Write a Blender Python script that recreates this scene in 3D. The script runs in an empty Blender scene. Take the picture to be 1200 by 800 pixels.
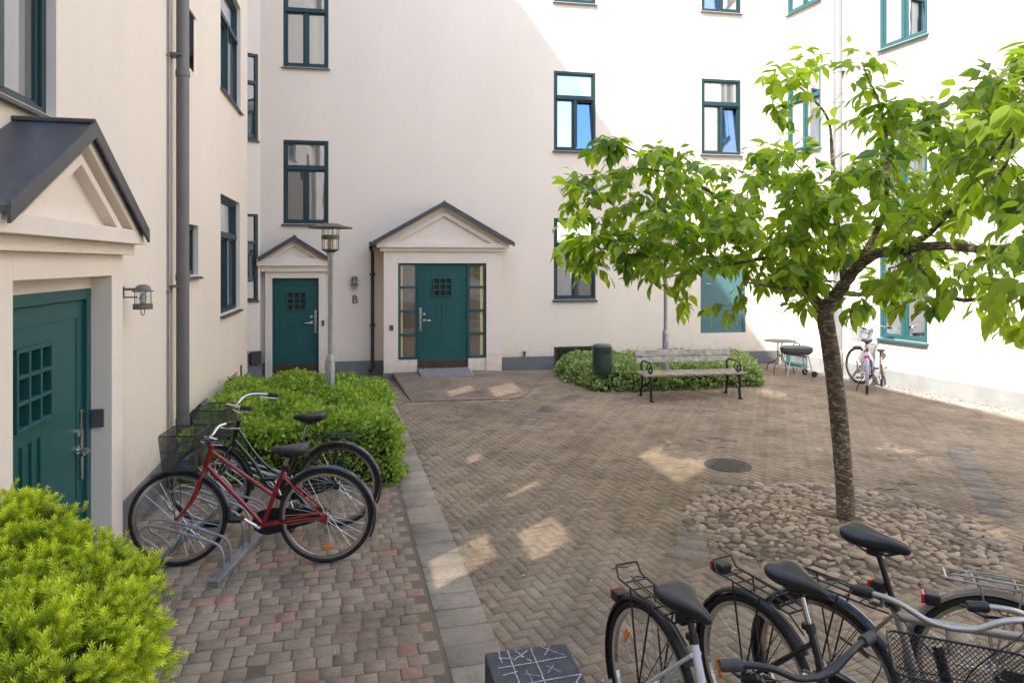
import bpy, bmesh, math, random
import numpy as np
from mathutils import Vector, Matrix
random.seed(7)
rng = np.random.default_rng(7)
R = math.radians
S = bpy.context.scene
COL = S.collection

# ------------------------------------------------------------------ camera
cam_d = bpy.data.cameras.new('camera'); cam = bpy.data.objects.new('camera', cam_d); COL.objects.link(cam)
CH = 2.2
cam.location = (0, 0, CH); cam.rotation_euler = (R(90), 0, 0)
cam_d.sensor_width = 36; cam_d.lens = 24.0
cam_d.shift_y = -92 / 1200.0
cam_d.clip_start = 0.05; cam_d.clip_end = 500
S.camera = cam
# ------------------------------------------------------------------ light
SUN = Vector((1.0, 1.3, -1.66)).normalized()
elev = math.asin(-SUN.z)
W = bpy.data.worlds.new('World'); S.world = W; W.use_nodes = True
nt = W.node_tree; nt.nodes.clear()
sky = nt.nodes.new('ShaderNodeTexSky'); sky.sky_type = 'NISHITA'; sky.sun_disc = False
sky.sun_elevation = elev
sky.sun_rotation = math.atan2(-SUN.x, -SUN.y)
sky.air_density = 1.0; sky.dust_density = 1.0; sky.ozone_density = 1.0
bg = nt.nodes.new('ShaderNodeBackground'); bg.inputs['Strength'].default_value = 0.15
wo = nt.nodes.new('ShaderNodeOutputWorld')
nt.links.new(sky.outputs[0], bg.inputs[0]); nt.links.new(bg.outputs[0], wo.inputs[0])
sl = bpy.data.lights.new('sun', 'SUN'); sl.energy = 2.1; sl.angle = R(0.55); sl.color = (1.0, 0.93, 0.84)
so = bpy.data.objects.new('sun', sl); COL.objects.link(so)
so.rotation_euler = SUN.to_track_quat('-Z', 'Y').to_euler(); so.location = (-8, -8, 20)
S.view_settings.view_transform = 'Standard'; S.view_settings.look = 'None'
S.view_settings.exposure = 2.25; S.view_settings.gamma = 1.0
S.render.engine = 'CYCLES'
S.cycles.max_bounces = 8; S.cycles.diffuse_bounces = 5; S.cycles.glossy_bounces = 4
S.cycles.transmission_bounces = 6; S.cycles.transparent_max_bounces = 12
S.cycles.caustics_reflective = False; S.cycles.caustics_refractive = False

# ------------------------------------------------------------------ pixel -> place helpers (1200x800 photograph)
F = 800.0; HY = 308.0
def kx(px): return (px - 600) / F
def gnd(px, py, z=0.0):
    Y = (CH - z) * F / (py - HY); return (kx(px) * Y, Y)

# ------------------------------------------------------------------ materials
def mat(name, col, rough=0.6, metal=0.0, spec=0.5, var=0.0, vscale=4.0, bump=0.0, bscale=60.0, col2=None,
        attr=None, attr_amt=0.0, coat=0.0, detail=6.0, bdist=0.01, rvar=0.0):
    m = bpy.data.materials.new(name); m.use_nodes = True
    t = m.node_tree; n = t.nodes; l = t.links
    b = n['Principled BSDF']
    b.inputs['Roughness'].default_value = rough; b.inputs['Metallic'].default_value = metal
    b.inputs['Specular IOR Level'].default_value = spec
    b.inputs['Coat Weight'].default_value = coat
    tc = n.new('ShaderNodeTexCoord')
    c2 = col2 if col2 else tuple(c * (1 - var) for c in col)
    nz = n.new('ShaderNodeTexNoise'); nz.inputs['Scale'].default_value = vscale; nz.inputs['Detail'].default_value = detail
    nz.inputs['Roughness'].default_value = 0.62
    l.new(tc.outputs['Object'], nz.inputs['Vector'])
    rp = n.new('ShaderNodeValToRGB'); rp.color_ramp.elements[0].position = 0.35; rp.color_ramp.elements[1].position = 0.68
    rp.color_ramp.elements[0].color = (*c2, 1); rp.color_ramp.elements[1].color = (*col, 1)
    l.new(nz.outputs[0], rp.inputs[0])
    out = rp.outputs[0]
    if attr:
        at = n.new('ShaderNodeAttribute'); at.attribute_name = attr
        mr = n.new('ShaderNodeMapRange'); mr.inputs[3].default_value = 1 - attr_amt; mr.inputs[4].default_value = 1 + attr_amt
        l.new(at.outputs['Fac'], mr.inputs[0])
        vm = n.new('ShaderNodeVectorMath'); vm.operation = 'SCALE'
        l.new(out, vm.inputs[0]); l.new(mr.outputs[0], vm.inputs['Scale']); out = vm.outputs[0]
    l.new(out, b.inputs['Base Color'])
    if rvar:
        mr2 = n.new('ShaderNodeMapRange'); mr2.inputs[3].default_value = rough - rvar; mr2.inputs[4].default_value = rough + rvar
        l.new(nz.outputs[0], mr2.inputs[0]); l.new(mr2.outputs[0], b.inputs['Roughness'])
    if bump:
        nb = n.new('ShaderNodeTexNoise'); nb.inputs['Scale'].default_value = bscale; nb.inputs['Detail'].default_value = 5
        l.new(tc.outputs['Object'], nb.inputs['Vector'])
        bp = n.new('ShaderNodeBump'); bp.inputs['Strength'].default_value = bump; bp.inputs['Distance'].default_value = bdist
        l.new(nb.outputs[0], bp.inputs['Height']); l.new(bp.outputs[0], b.inputs['Normal'])
    return m

def stucco(name, col, stain=0.06):
    m = bpy.data.materials.new(name); m.use_nodes = True
    t = m.node_tree; n = t.nodes; l = t.links; b = n['Principled BSDF']
    b.inputs['Roughness'].default_value = 0.9; b.inputs['Specular IOR Level'].default_value = 0.15
    tc = n.new('ShaderNodeTexCoord')
    n1 = n.new('ShaderNodeTexNoise'); n1.inputs['Scale'].default_value = 0.7; n1.inputs['Detail'].default_value = 8; n1.inputs['Roughness'].default_value = 0.65
    mp = n.new('ShaderNodeMapping'); mp.inputs['Scale'].default_value = (1.0, 1.0, 0.35)
    l.new(tc.outputs['Object'], mp.inputs[0]); l.new(mp.outputs[0], n1.inputs['Vector'])
    r1 = n.new('ShaderNodeValToRGB'); r1.color_ramp.elements[0].position = 0.3; r1.color_ramp.elements[1].position = 0.7
    r1.color_ramp.elements[0].color = (*[c * (1 - stain * 1.2) for c in col], 1)
    r1.color_ramp.elements[1].color = (*[min(1, c * 1.02) for c in col], 1)
    l.new(n1.outputs[0], r1.inputs[0])
    n2 = n.new('ShaderNodeTexNoise'); n2.inputs['Scale'].default_value = 9; n2.inputs['Detail'].default_value = 6
    l.new(tc.outputs['Object'], n2.inputs['Vector'])
    r2 = n.new('ShaderNodeValToRGB'); r2.color_ramp.elements[0].position = 0.25; r2.color_ramp.elements[1].position = 0.5
    r2.color_ramp.elements[0].color = (0.965, 0.96, 0.955, 1); r2.color_ramp.elements[1].color = (1, 1, 1, 1)
    l.new(n2.outputs[0], r2.inputs[0])
    mx = n.new('ShaderNodeMix'); mx.data_type = 'RGBA'; mx.blend_type = 'MULTIPLY'; mx.inputs[0].default_value = 1
    l.new(r1.outputs[0], mx.inputs[6]); l.new(r2.outputs[0], mx.inputs[7])
    # faint rain streaks and repair patches
    n4 = n.new('ShaderNodeTexNoise'); n4.inputs['Scale'].default_value = 1.0; n4.inputs['Detail'].default_value = 5
    mp4 = n.new('ShaderNodeMapping'); mp4.inputs['Scale'].default_value = (5.5, 5.5, 0.28); l.new(tc.outputs['Object'], mp4.inputs[0]); l.new(mp4.outputs[0], n4.inputs['Vector'])
    r4 = n.new('ShaderNodeValToRGB'); r4.color_ramp.elements[0].position = 0.30; r4.color_ramp.elements[1].position = 0.47
    r4.color_ramp.elements[0].color = (0.90, 0.89, 0.88, 1); r4.color_ramp.elements[1].color = (1, 1, 1, 1); l.new(n4.outputs[0], r4.inputs[0])
    mx4 = n.new('ShaderNodeMix'); mx4.data_type = 'RGBA'; mx4.blend_type = 'MULTIPLY'; mx4.inputs[0].default_value = 0.15
    l.new(mx.outputs[2], mx4.inputs[6]); l.new(r4.outputs[0], mx4.inputs[7]); mx = mx4
    # splash dirt close to the ground: real soiling with ragged edge
    sx = n.new('ShaderNodeSeparateXYZ'); l.new(tc.outputs['Object'], sx.inputs[0])
    ad = n.new('ShaderNodeMath'); ad.operation = 'MULTIPLY_ADD'; ad.inputs[1].default_value = 0.9
    l.new(n2.outputs[0], ad.inputs[0]); l.new(sx.outputs[2], ad.inputs[2])
    r3 = n.new('ShaderNodeValToRGB'); r3.color_ramp.elements[0].position = 0.55; r3.color_ramp.elements[1].position = 0.95
    r3.color_ramp.elements[0].color = (0.86, 0.84, 0.80, 1); r3.color_ramp.elements[1].color = (1, 1, 1, 1)
    l.new(ad.outputs[0], r3.inputs[0])
    mx2 = n.new('ShaderNodeMix'); mx2.data_type = 'RGBA'; mx2.blend_type = 'MULTIPLY'; mx2.inputs[0].default_value = 1
    l.new(mx.outputs[2], mx2.inputs[6]); l.new(r3.outputs[0], mx2.inputs[7])
    l.new(mx2.outputs[2], b.inputs['Base Color'])
    nb = n.new('ShaderNodeTexNoise'); nb.inputs['Scale'].default_value = 120; nb.inputs['Detail'].default_value = 4
    l.new(tc.outputs['Object'], nb.inputs['Vector'])
    nb2 = n.new('ShaderNodeTexNoise'); nb2.inputs['Scale'].default_value = 3.5; nb2.inputs['Detail'].default_value = 3
    l.new(tc.outputs['Object'], nb2.inputs['Vector'])
    mb = n.new('ShaderNodeMath'); mb.operation = 'MULTIPLY_ADD'; mb.inputs[1].default_value = 2.0
    l.new(nb2.outputs[0], mb.inputs[0]); l.new(nb.outputs[0], mb.inputs[2])
    bp = n.new('ShaderNodeBump'); bp.inputs['Strength'].default_value = 0.35; bp.inputs['Distance'].default_value = 0.006
    l.new(mb.outputs[0], bp.inputs['Height']); l.new(bp.outputs[0], b.inputs['Normal'])
    return m

def glass_pane(name, base=(0.25, 0.24, 0.23), refl=0.35, tint=(0.9, 0.95, 1.0)):
    # window pane: a dim room with pale curtains behind float glass (mirror layer over it)
    m = bpy.data.materials.new(name); m.use_nodes = True
    t = m.node_tree; n = t.nodes; l = t.links; n.remove(n['Principled BSDF'])
    out = n['Material Output']
    tc = n.new('ShaderNodeTexCoord')
    mp = n.new('ShaderNodeMapping'); mp.inputs['Scale'].default_value = (4, 4, 0.15)
    nz = n.new('ShaderNodeTexNoise'); nz.inputs['Scale'].default_value = 1.0; nz.inputs['Detail'].default_value = 1
    l.new(tc.outputs['Object'], mp.inputs[0]); l.new(mp.outputs[0], nz.inputs['Vector'])
    rp = n.new('ShaderNodeValToRGB')
    rp.color_ramp.elements[0].position = 0.35; rp.color_ramp.elements[1].position = 0.6
    rp.color_ramp.elements[0].color = (*[c * 0.7 for c in base], 1); rp.color_ramp.elements[1].color = (*base, 1)
    l.new(nz.outputs[0], rp.inputs[0])
    d = n.new('ShaderNodeBsdfDiffuse'); l.new(rp.outputs[0], d.inputs[0])
    g = n.new('ShaderNodeBsdfGlossy'); g.inputs['Roughness'].default_value = 0.012; g.inputs[0].default_value = (*tint, 1)
    nw = n.new('ShaderNodeTexNoise'); nw.inputs['Scale'].default_value = 1.3
    l.new(tc.outputs['Object'], nw.inputs['Vector'])
    bp = n.new('ShaderNodeBump'); bp.inputs['Strength'].default_value = 0.06; bp.inputs['Distance'].default_value = 0.02
    l.new(nw.outputs[0], bp.inputs['Height']); l.new(bp.outputs[0], g.inputs['Normal'])
    fr = n.new('ShaderNodeFresnel'); fr.inputs[0].default_value = 1.5
    ad = n.new('ShaderNodeMath'); ad.operation = 'ADD'; ad.inputs[1].default_value = refl; ad.use_clamp = True
    l.new(fr.outputs[0], ad.inputs[0])
    mx = n.new('ShaderNodeMixShader')
    l.new(ad.outputs[0], mx.inputs[0]); l.new(d.outputs[0], mx.inputs[1]); l.new(g.outputs[0], mx.inputs[2])
    l.new(mx.outputs[0], out.inputs[0])
    return m

def clear_glass(name, col=(0.9, 0.92, 0.9), fac=0.12):
    m = bpy.data.materials.new(name); m.use_nodes = True
    t = m.node_tree; n = t.nodes; l = t.links; n.remove(n['Principled BSDF'])
    a = n.new('ShaderNodeBsdfTransparent'); a.inputs[0].default_value = (*col, 1)
    g = n.new('ShaderNodeBsdfGlossy'); g.inputs['Roughness'].default_value = 0.03
    mx = n.new('ShaderNodeMixShader'); mx.inputs[0].default_value = fac
    l.new(a.outputs[0], mx.inputs[1]); l.new(g.outputs[0], mx.inputs[2]); l.new(mx.outputs[0], n['Material Output'].inputs[0])
    return m

def leaf_mat(name, c_lo, c_hi, trans=0.35, rough=0.4, tcol=None):
    m = bpy.data.materials.new(name); m.use_nodes = True
    t = m.node_tree; n = t.nodes; l = t.links; b = n['Principled BSDF']; out = n['Material Output']
    at = n.new('ShaderNodeAttribute'); at.attribute_name = 'rnd'
    rp = n.new('ShaderNodeValToRGB')
    rp.color_ramp.elements[0].color = (*c_lo, 1); rp.color_ramp.elements[1].color = (*c_hi, 1)
    l.new(at.outputs['Fac'], rp.inputs[0])
    l.new(rp.outputs[0], b.inputs['Base Color']); b.inputs['Roughness'].default_value = rough
    b.inputs['Specular IOR Level'].default_value = 0.4
    tr = n.new('ShaderNodeBsdfTranslucent')
    if tcol:
        tr.inputs[0].default_value = (*tcol, 1)
    else:
        vm = n.new('ShaderNodeMix'); vm.data_type = 'RGBA'; vm.blend_type = 'MULTIPLY'; vm.inputs[0].default_value = 1
        vm.inputs[7].default_value = (1.9, 2.0, 0.7, 1)
        l.new(rp.outputs[0], vm.inputs[6]); l.new(vm.outputs[2], tr.inputs[0])
    mx = n.new('ShaderNodeMixShader'); mx.inputs[0].default_value = trans
    l.new(b.outputs[0], mx.inputs[1]); l.new(tr.outputs[0], mx.inputs[2]); l.new(mx.outputs[0], out.inputs[0])
    return m

def paver_mat(name, cols, joint=False, speck=0.2, k=1.68):
    # per-stone colour from the 'rnd' attribute, plus broad dirt and fine grain
    m = bpy.data.materials.new(name); m.use_nodes = True
    t = m.node_tree; n = t.nodes; l = t.links; b = n['Principled BSDF']
    b.inputs['Roughness'].default_value = 0.85; b.inputs['Specular IOR Level'].default_value = 0.25
    at = n.new('ShaderNodeAttribute'); at.attribute_name = 'rnd'
    rp = n.new('ShaderNodeValToRGB'); e = rp.color_ramp.elements
    while len(e) < len(cols): e.new(0.5)
    for i, (p, c) in enumerate(cols): e[i].position = p; e[i].color = (*[x * k for x in c], 1)
    l.new(at.outputs['Fac'], rp.inputs[0])
    tc = n.new('ShaderNodeTexCoord')
    cur = rp.outputs[0]
    for sc, lo, hi, p0, p1 in ((0.55, 0.72, 1.12, 0.35, 0.65), (3.0, 0.80, 1.10, 0.35, 0.65), (28, 0.82, 1.10, 0.3, 0.7), (170, 1 - speck, 1 + speck, 0.25, 0.75)):
        nz = n.new('ShaderNodeTexNoise'); nz.inputs['Scale'].default_value = sc; nz.inputs['Detail'].default_value = 4
        l.new(tc.outputs['Object'], nz.inputs['Vector'])
        mr = n.new('ShaderNodeMapRange'); mr.inputs[1].default_value = p0; mr.inputs[2].default_value = p1
        mr.inputs[3].default_value = lo; mr.inputs[4].default_value = hi
        l.new(nz.outputs[0], mr.inputs[0])
        vm = n.new('ShaderNodeVectorMath'); vm.operation = 'SCALE'
        l.new(cur, vm.inputs[0]); l.new(mr.outputs[0], vm.inputs['Scale']); cur = vm.outputs[0]
    # sandy dust spilled over stones
    nd = n.new('ShaderNodeTexNoise'); nd.inputs['Scale'].default_value = 1.7; nd.inputs['Detail'].default_value = 9; nd.inputs['Roughness'].default_value = 0.7
    l.new(tc.outputs['Object'], nd.inputs['Vector'])
    rd = n.new('ShaderNodeMapRange'); rd.inputs[1].default_value = 0.46; rd.inputs[2].default_value = 0.72; rd.inputs[3].default_value = 0; rd.inputs[4].default_value = 0.7
    l.new(nd.outputs[0], rd.inputs[0])
    mx = n.new('ShaderNodeMix'); mx.data_type = 'RGBA'; l.new(rd.outputs[0], mx.inputs[0])
    l.new(cur, mx.inputs[6]); mx.inputs[7].default_value = (0.35, 0.285, 0.205, 1)
    l.new(mx.outputs[2], b.inputs['Base Color'])
    nb = n.new('ShaderNodeTexNoise'); nb.inputs['Scale'].default_value = 90; nb.inputs['Detail'].default_value = 6
    l.new(tc.outputs['Object'], nb.inputs['Vector'])
    bp = n.new('ShaderNodeBump'); bp.inputs['Strength'].default_value = 0.5; bp.inputs['Distance'].default_value = 0.006
    l.new(nb.outputs[0], bp.inputs['Height']); l.new(bp.outputs[0], b.inputs['Normal'])
    return m

M = {}
M['wall'] = stucco('cream_stucco', (0.78, 0.69, 0.585), 0.045)
M['wallR'] = stucco('white_stucco', (0.78, 0.75, 0.70), 0.05)
M['trim'] = stucco('portal_plaster', (0.78, 0.69, 0.60), 0.04)
M['plinth'] = mat('grey_plinth', (0.19, 0.19, 0.195), 0.85, var=0.25, vscale=3, bump=0.3, bscale=80)
M['plinthR'] = mat('pale_plinth', (0.38, 0.39, 0.38), 0.85, var=0.2, vscale=3, bump=0.3, bscale=80)
M['teal'] = mat('teal_paint', (0.017, 0.090, 0.090), 0.42, spec=0.35, var=0.14, vscale=5, rvar=0.06, bump=0.12, bscale=35, bdist=0.004)
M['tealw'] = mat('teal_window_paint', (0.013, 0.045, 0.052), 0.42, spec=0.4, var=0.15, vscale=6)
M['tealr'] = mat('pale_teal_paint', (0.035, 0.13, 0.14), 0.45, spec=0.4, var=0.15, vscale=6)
M['tealgrey'] = mat('grey_teal_paint', (0.075, 0.17, 0.18), 0.45, spec=0.4, var=0.12, vscale=6)
M['pane'] = glass_pane('window_pane', (0.26, 0.24, 0.21), 0.34)
M['panesky'] = glass_pane('sky_tinted_pane', (0.05, 0.08, 0.16), 0.45, (0.30, 0.50, 0.85))  # blue of the reflected sky put into base and gloss colour
M['panedark'] = glass_pane('dark_window_pane', (0.05, 0.05, 0.045), 0.14)
M['panebase'] = glass_pane('basement_pane', (0.07, 0.075, 0.06), 0.10)
M['panedoor'] = glass_pane('hallway_pane', (0.16, 0.12, 0.08), 0.16)
M['paneR'] = glass_pane('bright_window_pane', (0.33, 0.33, 0.33), 0.35)
M['hall'] = mat('warm_hall_wall', (0.62, 0.50, 0.27), 0.8, var=0.1)
M['roof'] = mat('grey_sheet_metal', (0.075, 0.078, 0.083), 0.45, metal=0.0, spec=0.4, var=0.3, vscale=7, bump=0.3, bscale=6, bdist=0.02, rvar=0.08)
M['pipe'] = mat('grey_pipe_paint', (0.15, 0.145, 0.14), 0.42, metal=0.3, var=0.2, vscale=4, rvar=0.08)
M['pipeR'] = mat('galvanised_pipe', (0.36, 0.36, 0.37), 0.45, metal=0.5, var=0.15, vscale=5)
M['pipeD'] = mat('dark_pipe_paint', (0.03, 0.03, 0.032), 0.45, var=0.2, vscale=5)
M['steel'] = mat('galvanised_steel', (0.42, 0.43, 0.44), 0.42, metal=0.7, var=0.25, vscale=14, rvar=0.1)
M['chrome'] = mat('chrome', (0.62, 0.62, 0.62), 0.22, metal=1.0, var=0.1, vscale=20)
M['brass'] = mat('old_brass', (0.10, 0.07, 0.03), 0.5, metal=0.6, var=0.2)
M['kick'] = mat('brown_kick_plate', (0.085, 0.045, 0.03), 0.5, var=0.3, vscale=8, metal=0.2)
M['lampm'] = mat('lamp_grey_metal', (0.16, 0.155, 0.14), 0.45, metal=0.5, var=0.2, vscale=9)
M['lampolive'] = mat('olive_lamp_metal', (0.12, 0.11, 0.07), 0.5, metal=0.4, var=0.25, vscale=9)
M['bulb'] = mat('amber_bulb_glass', (0.55, 0.25, 0.08), 0.3)
M['clear'] = clear_glass('clear_glass')
M['black'] = mat('black_plastic', (0.018, 0.018, 0.02), 0.42, var=0.3, vscale=12, rvar=0.08)
M['rubber'] = mat('tyre_rubber', (0.016, 0.016, 0.016), 0.75, var=0.3, vscale=20, bump=0.2, bscale=150)
M['saddle'] = mat('black_saddle_vinyl', (0.022, 0.023, 0.026), 0.36, var=0.3, vscale=14, bump=0.2, bscale=220, bdist=0.002, rvar=0.08)
M['saddleg'] = mat('worn_grey_saddle', (0.075, 0.075, 0.075), 0.6, var=0.4, vscale=14, bump=0.2, bscale=200, bdist=0.002)
M['red'] = mat('red_bike_paint', (0.30, 0.012, 0.018), 0.3, coat=0.5, var=0.3, vscale=16)
M['blackp'] = mat('black_bike_paint', (0.012, 0.013, 0.016), 0.25, coat=0.6, var=0.3, vscale=12)
M['navyp'] = mat('dark_blue_mudguard', (0.012, 0.018, 0.04), 0.28, coat=0.6, var=0.3, vscale=12)
M['whitep'] = mat('white_bike_paint', (0.66, 0.67, 0.74), 0.3, coat=0.5, var=0.1, vscale=16)
M['silverp'] = mat('silver_bike_paint', (0.42, 0.40, 0.37), 0.3, metal=0.6, coat=0.3, var=0.15, vscale=12)
M['lilacp'] = mat('pale_lilac_paint', (0.40, 0.34, 0.46), 0.35, coat=0.4, var=0.1)
M['pinkp'] = mat('dusty_pink_paint', (0.50, 0.28, 0.33), 0.35, coat=0.4, var=0.1)
M['taupe'] = mat('taupe_mudguard', (0.22, 0.19, 0.165), 0.32, metal=0.3, coat=0.4, var=0.15)
M['redl'] = mat('red_lens', (0.55, 0.01, 0.015), 0.2, coat=0.6)
M['orange'] = mat('orange_reflector', (0.85, 0.22, 0.01), 0.25, coat=0.6)
M['gripo'] = mat('olive_grey_grip', (0.10, 0.10, 0.08), 0.7, bump=0.4, bscale=120)
M['gripd'] = mat('dark_grey_grip', (0.045, 0.045, 0.048), 0.6, bump=0.4, bscale=120)
M['wood'] = mat('worn_white_slats', (0.46, 0.43, 0.37), 0.75, col2=(0.22, 0.185, 0.14), vscale=11, bump=0.4, bscale=40)
M['woodseat'] = mat('worn_seat_slats', (0.40, 0.34, 0.27), 0.75, col2=(0.20, 0.15, 0.11), vscale=11, bump=0.4, bscale=40)
M['iron'] = mat('black_cast_iron', (0.02, 0.02, 0.018), 0.5, metal=0.3, var=0.3, vscale=20, bump=0.3, bscale=90)
M['bin'] = mat('dark_green_bin_paint', (0.018, 0.05, 0.036), 0.35, coat=0.2, var=0.3, vscale=6)
M['stone'] = mat('dark_block_stone', (0.085, 0.083, 0.085), 0.85, var=0.4, vscale=18, bump=0.5, bscale=70)
M['chalk'] = mat('white_chalk', (0.62, 0.63, 0.66), 0.95, col2=(0.22, 0.22, 0.23), vscale=75)
M['chalkp'] = mat('pink_chalk', (0.58, 0.43, 0.42), 0.95, col2=(0.22, 0.18, 0.18), vscale=75)
M['chalkb'] = mat('blue_chalk', (0.36, 0.46, 0.62), 0.95, col2=(0.17, 0.18, 0.22), vscale=75)
M['soil'] = mat('joint_dirt', (0.20, 0.155, 0.108), 0.95, col2=(0.125, 0.096, 0.067), vscale=2.5, bump=0.8, bscale=110)
M['bark'] = None
M['grille'] = mat('ramp_aluminium', (0.42, 0.41, 0.40), 0.6, metal=0.2, var=0.2, vscale=10)
M['castiron'] = mat('rusty_cast_iron', (0.10, 0.085, 0.07), 0.7, metal=0.4, var=0.4, vscale=15, bump=0.3, bscale=60)
M['stonec'] = paver_mat('cobble_stone', [(0, (0.13, 0.105, 0.085)), (0.35, (0.25, 0.19, 0.14)), (0.75, (0.33, 0.265, 0.20)), (1, (0.36, 0.27, 0.215))], k=1.25)
M['pavm'] = paver_mat('brown_pavers', [(0, (0.144, 0.112, 0.077)), (0.35, (0.160, 0.124, 0.085)), (0.85, (0.173, 0.134, 0.091)), (1, (0.176, 0.126, 0.086))])
M['pavl'] = paver_mat('grey_red_pavers', [(0, (0.150, 0.118, 0.084)), (0.5, (0.176, 0.134, 0.094)), (0.88, (0.196, 0.144, 0.100)), (1, (0.215, 0.118, 0.080))])
M['pavr'] = paver_mat('red_ramp_pavers', [(0, (0.145, 0.115, 0.088)), (0.5, (0.165, 0.128, 0.096)), (1, (0.185, 0.125, 0.095))])
M['slab'] = paver_mat('concrete_slabs', [(0, (0.165, 0.142, 0.112)), (0.5, (0.195, 0.166, 0.128)), (1, (0.22, 0.185, 0.142))])
M['slabd'] = paver_mat('dark_slabs', [(0, (0.112, 0.096, 0.08)), (0.5, (0.125, 0.106, 0.088)), (1, (0.138, 0.118, 0.096))])
M['gravel'] = paver_mat('pale_gravel', [(0, (0.20, 0.19, 0.17)), (0.5, (0.38, 0.36, 0.33)), (1, (0.52, 0.49, 0.45))], k=1.1)
M['leaf'] = leaf_mat('cherry_leaf', (0.050, 0.135, 0.022), (0.42, 0.52, 0.055), 0.52, 0.36)
M['leafh'] = leaf_mat('hedge_leaf', (0.07, 0.16, 0.02), (0.42, 0.54, 0.075), 0.32, 0.42)
M['leafg'] = leaf_mat('variegated_leaf', (0.08, 0.17, 0.035), (0.50, 0.56, 0.28), 0.30, 0.45)
M['leafy'] = leaf_mat('yew_shoot', (0.045, 0.115, 0.010), (0.74, 0.80, 0.05), 0.32, 0.45)
M['core'] = mat('shaded_core', (0.030, 0.034, 0.012), 0.9, var=0.4, vscale=30, bump=1.0, bscale=40)  # solid filler behind the leaves, inner shade put into its dark colour
M['twig'] = mat('grey_brown_twigs', (0.07, 0.045, 0.03), 0.85, var=0.4, vscale=30)
M['deadleaf'] = mat('dry_leaf', (0.16, 0.10, 0.04), 0.8, var=0.4, vscale=30)
M['grey'] = mat('intercom_grey', (0.12, 0.12, 0.125), 0.4, metal=0.4)
M['cover'] = mat('grey_grill_cover', (0.09, 0.088, 0.082), 0.55, var=0.4, vscale=6, bump=0.5, bscale=14)
M['wmetal'] = mat('pale_tube_metal', (0.5, 0.5, 0.5), 0.4, metal=0.3)
M['tilegrey'] = mat('grey_concrete', (0.24, 0.225, 0.205), 0.85, var=0.25, vscale=5, bump=0.4, bscale=70)

def bark_mat():
    m = bpy.data.materials.new('cherry_bark'); m.use_nodes = True
    t = m.node_tree; n = t.nodes; l = t.links; b = n['Principled BSDF']; b.inputs['Roughness'].default_value = 0.75
    tc = n.new('ShaderNodeTexCoord'); mp = n.new('ShaderNodeMapping'); mp.inputs['Scale'].default_value = (13, 13, 34)
    l.new(tc.outputs['Object'], mp.inputs[0])
    n1 = n.new('ShaderNodeTexNoise'); n1.inputs['Scale'].default_value = 1.0; n1.inputs['Detail'].default_value = 5; n1.inputs['Distortion'].default_value = 1.4; n1.inputs['Roughness'].default_value = 0.65
    l.new(mp.outputs[0], n1.inputs['Vector'])
    r = n.new('ShaderNodeValToRGB'); e = r.color_ramp.elements
    e[0].position = 0.30; e[0].color = (0.045, 0.033, 0.025, 1); e[1].position = 0.48; e[1].color = (0.10, 0.074, 0.052, 1)
    x = e.new(0.55); x.color = (0.16, 0.125, 0.09, 1); x = e.new(0.62); x.color = (0.42, 0.37, 0.30, 1)
    l.new(n1.outputs[0], r.inputs[0]); l.new(r.outputs[0], b.inputs['Base Color'])
    bp = n.new('ShaderNodeBump'); bp.inputs['Strength'].default_value = 0.9; bp.inputs['Distance'].default_value = 0.012
    l.new(n1.outputs[0], bp.inputs['Height']); l.new(bp.outputs[0], b.inputs['Normal'])
    return m
M['bark'] = bark_mat()

# ------------------------------------------------------------------ object helpers
def tag(o, label=None, cat=None, group=None, kind=None):
    if label: o['label'] = label
    if cat: o['category'] = cat
    if group: o['group'] = group
    if kind: o['kind'] = kind
    return o
def thing(name, label, cat, loc=(0, 0, 0), rz=0, group=None):
    o = bpy.data.objects.new(name, None); COL.objects.link(o)
    o.location = loc; o.rotation_euler = (0, 0, rz); o.empty_display_size = 0.1
    return tag(o, label, cat, group)

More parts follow.
